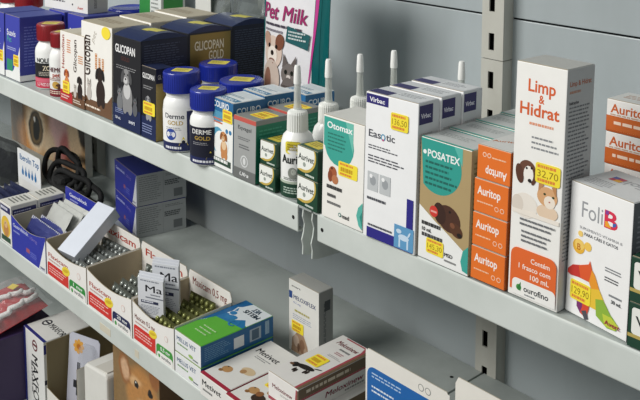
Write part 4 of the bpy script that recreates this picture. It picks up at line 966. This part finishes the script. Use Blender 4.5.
p = c.right(); p.lines(.3, .2, .5, .85, 2, '#6f7274', .6, rot=True); p.rect(.4, .72, .8, .86, '#44484c'); c.done()
# ---- display cards in the near corner
r_, p = tray('display_tray', 'white display tray with a blue header panel beside the dachshund box', (-1, 6, LOW), 100, 52, 40, 44, 105, '#ece9e2', '#c4bda9', dip=4)
p.face(100, 105, lambda a, b, e: (a, 52-.9-e, b), 4, 'header_'); p.rect(.0, .45, 1, .985, '#ece9e2')
p.rrect(.02, .2, .97, .85, 9, '#1d66b0', (1, 1, 0, 0)); p.lines(.08, .74, .56, .8, 2, '#b9d2ee', .4); p.lines(.08, .6, .38, .68, 2, '#e4eef8', .4); p.ell(.77, .66, .06, .06, '#bcd6f0'); p.ell(.77, .66, .045, .045, '#1d66b0')
for x in (.68, .76): p.ell(x, .915, .033, .033, '#8f928f'); p.ell(x, .915, .026, .026, '#ece9e2')
p.build()
r_, p = tray('display_tray', 'plain cream display tray at the near end of the lower shelf', (118, 6, LOW), 110, 36, 40, 44, 136, '#ebe8e0', '#c4bda9', dip=4)
p.build()

# ================================================================== base shelf below
def cart3(name, label, loc, ang, w_, d_, h_, f, r=None, t=None): return Carton(name, label, loc, ang, w_, d_, h_, f, r, t)
c = cart3('flea_medicine_box', 'white and navy box with large vertical lettering on the base shelf', (-688, 26, BASE), 0, 66, 100, 116, '#e9e9e6', '#d6d6d2', '#dcdcd8')
p = c.front(); p.rect(0, 0, .1, 1, '#262c78'); p.text('MAXFOR', .4, .72, 1.26, '#2a2a30', hgt=.16, rot=-90, bold=2); p.ell(.56, .86, .13, .13, '#6a2f34'); p.ell(.56, .86, .09, .09, '#e9e9e6'); p.rect(.46, .85, .66, .88, '#6a2f34'); p.lines(.34, .2, .4, .72, 1, '#888888', .9, rot=True)
p = c.right(); p.rect(0, .84, 1, .96, '#262c78'); p.rect(0, .44, 1, .5, '#23263a'); p.ell(.3, .68, .12, .12, '#4a2f34'); p.ell(.3, .68, .08, .08, '#d6d6d2'); p.text('Ind', .12, .3, .5, '#2a2a30', hgt=.08, bold=1.6); p.text('ve', .12, .18, .4, '#2a2a30', hgt=.08, bold=1.6); p.text('me', .12, .06, .45, '#2a2a30', hgt=.08, bold=1.6)
p = c.top(); p.ell(.24, .3, .12, .12, '#33343c'); p.ell(.24, .3, .08, .08, '#dcdcd8'); p.rect(.14, .29, .34, .32, '#33343c'); p.text('MAXFOR', .4, .26, .62, '#33343c', hgt=.1, bold=2); p.rect(0, 0, 1, .05, '#262c78'); c.done()
# open display box with blister card
r_, p = tray('display_tray', 'open brown-lined carton holding a hanging blister card', (-602, 20, BASE), 92, 120, 60, 128, 150, '#e6e3dc', '#8c7f5e', dip=2); p.build()
root = thing('blister_card', 'pale lilac hang card with an orange flower and keyhole slot', 'blister pack', (-593, 42, BASE+2), 0, rot=(math.radians(-6), 0, math.radians(18)))
prism('card', [(0, 0), (58, 0), (58, 128), (54, 132), (4, 132), (0, 128)], 'y', 0, 1, '#c9cbd8', root)
p = Prints(root, 58, 132, lambda a, b, e: (a, -e, b)); p.ell(.32, .87, .12, .12, '#d9983a')
for k in range(8): p.ell(.32+.13*math.cos(k*.785), .87+.13*.44*math.sin(k*.785), .05, .05, '#e0a548')
p.ell(.32, .87, .06, .06, '#b86f24'); p.rect(.3, .34, .4, .7, '#2b2d33'); p.rect(.2, .42, .4, .5, '#2b2d33'); p.rect(.1, .05, .9, .26, '#d79a34'); p.build()
crinkle = prism('blister_dome', [(26, 20), (54, 20), (54, 118), (48, 124), (32, 124), (26, 118)], 'y', -9, -.4, mat('#cfd3da', .1, kind='clear'), root, 2)
root = thing('display_carton', 'white rounded-edge display carton in front of the fox-coloured dog box', 'box', (-500, 26, BASE), 0)
prism('carton', [(0, 0), (62, 0), (62, 142), (58, 147), (5, 140), (0, 134)], 'y', 0, 46, '#e3e2dc', root, 2.5)
prism('inner_edge', [(3, 137), (57, 146), (57, 148), (3, 139)], 'y', 4, 42, '#d2cfc6', root)
c = cart3('pet_product_box', 'box printed with a fox-coloured dog face on the base shelf', (-434, 34, BASE), 0, 110, 40, 195, '#b9875a', '#8d6a4a', '#b3a088')
p = c.front(); fur = lambda c_: mat(c_, .5, 0, .25, 150)
p.rect(0, 0, 1, 1, photo_print('#8d7048', [
    (.64, .74, .34, .38, 0, '#bd8548', .2), (.27, .87, .13, .18, 14, '#9a6638', .2), (.28, .87, .08, .12, 14, '#d6ad88', .3), (.9, .95, .1, .12, -14, '#9a6234', .2), (.5, .84, .12, .06, 10, '#d9ae7c', .5),
    (.51, .82, .05, .045, 0, '#15100d', .2), (.81, .83, .05, .045, 0, '#15100d', .2), (.5, .83, .012, .012, 0, '#f0efe8', .3), (.66, .64, .18, .16, 0, '#ead2b0', .4), (.67, .7, .06, .045, 0, '#17110f', .2)], 110, 195)); c.done()
c = cart3('glass_front_box', 'dark box with a pale green edge low on the base shelf', (-330, 2, BASE), 4, 120, 80, 118, '#3c4446', '#31383a', '#49565a')
p = c.top(); p.rect(0, 0, 1, .05, '#a9bcbc'); p.rect(.1, .2, .9, .8, '#2f3739'); c.done()
# red pet coat in a clear bag on a purple carton
c = cart3('purple_carton', 'dark purple carton under the bagged red coat', (-792, -34, BASE), 0, 104, 110, 106, '#43325e', '#3b2c52', '#4a3866'); p = c.front(); p.rect(.05, .1, .95, .3, '#4f3d6c'); c.done()
def coat():
    root = thing('pet_coat', 'folded red pet coat with white fleece trim in a clear bag', 'clothing', (-790, -22, BASE+108), 0, rot=(math.radians(15), 0, math.radians(-3)))
    bm = bmesh.new(); NX, NY = 18, 14; g = []
    for j in range(NY+1):
        g.append([bm.verts.new((4+i/NX*94, 4+j/NY*92, 1+26*(math.sin(math.pi*i/NX)*math.sin(math.pi*j/NY))**.45+2.5*math.sin(i*.9+j*.5)*math.sin(math.pi*i/NX)*math.sin(math.pi*j/NY))) for i in range(NX+1)])
    for j in range(NY):
        for i in range(NX): bm.faces.new((g[j][i], g[j][i+1], g[j+1][i+1], g[j+1][i]))
    bm_obj('red_cloth', bm, mat('#b3262b', .85, 0, .2, 200, .5), root, True)
    FL = mat('#e6e4e2', .95, 0, .12, 260, 1.)
    def wav(x0, y0, x1, y1, n=22):
        return [(x0+(x1-x0)*i/n+3*math.sin(i*1.1), y0+(y1-y0)*i/n+3*math.cos(i*.9), 30*(math.sin(math.pi*(x0+(x1-x0)*i/n)/104)*math.sin(math.pi*(y0+(y1-y0)*i/n)/100))**.45+1.5) for i in range(n+1)]
    for a in ((8, 16, 96, 14), (92, 16, 84, 88), (10, 40, 60, 34), (60, 34, 70, 90)): tube('fleece_trim', wav(*a), 3.8, FL, root, 8)
    prism('care_tag', [(40, 62), (54, 66), (52, 76), (38, 72)], 'z', 29, 30, '#e6cf4a', root)
    bm = bmesh.new(); r = random.Random(9); g = []
    for j in range(17):
        g.append([bm.verts.new((-1+i/18*106, -1+j/16*104, max(.6, 6+30*(math.sin(math.pi*i/18)*math.sin(math.pi*j/16))**.4+r.uniform(-2.2, 2.2)*(0 < i < 18)*(0 < j < 16)))) for i in range(19)])
    for j in range(16):
        for i in range(18): bm.faces.new((g[j][i], g[j][i+1], g[j+1][i+1], g[j+1][i]))
    bm_obj('clear_bag', bm, mat('#dfe3e4', .12, kind='clear'), root)
coat()
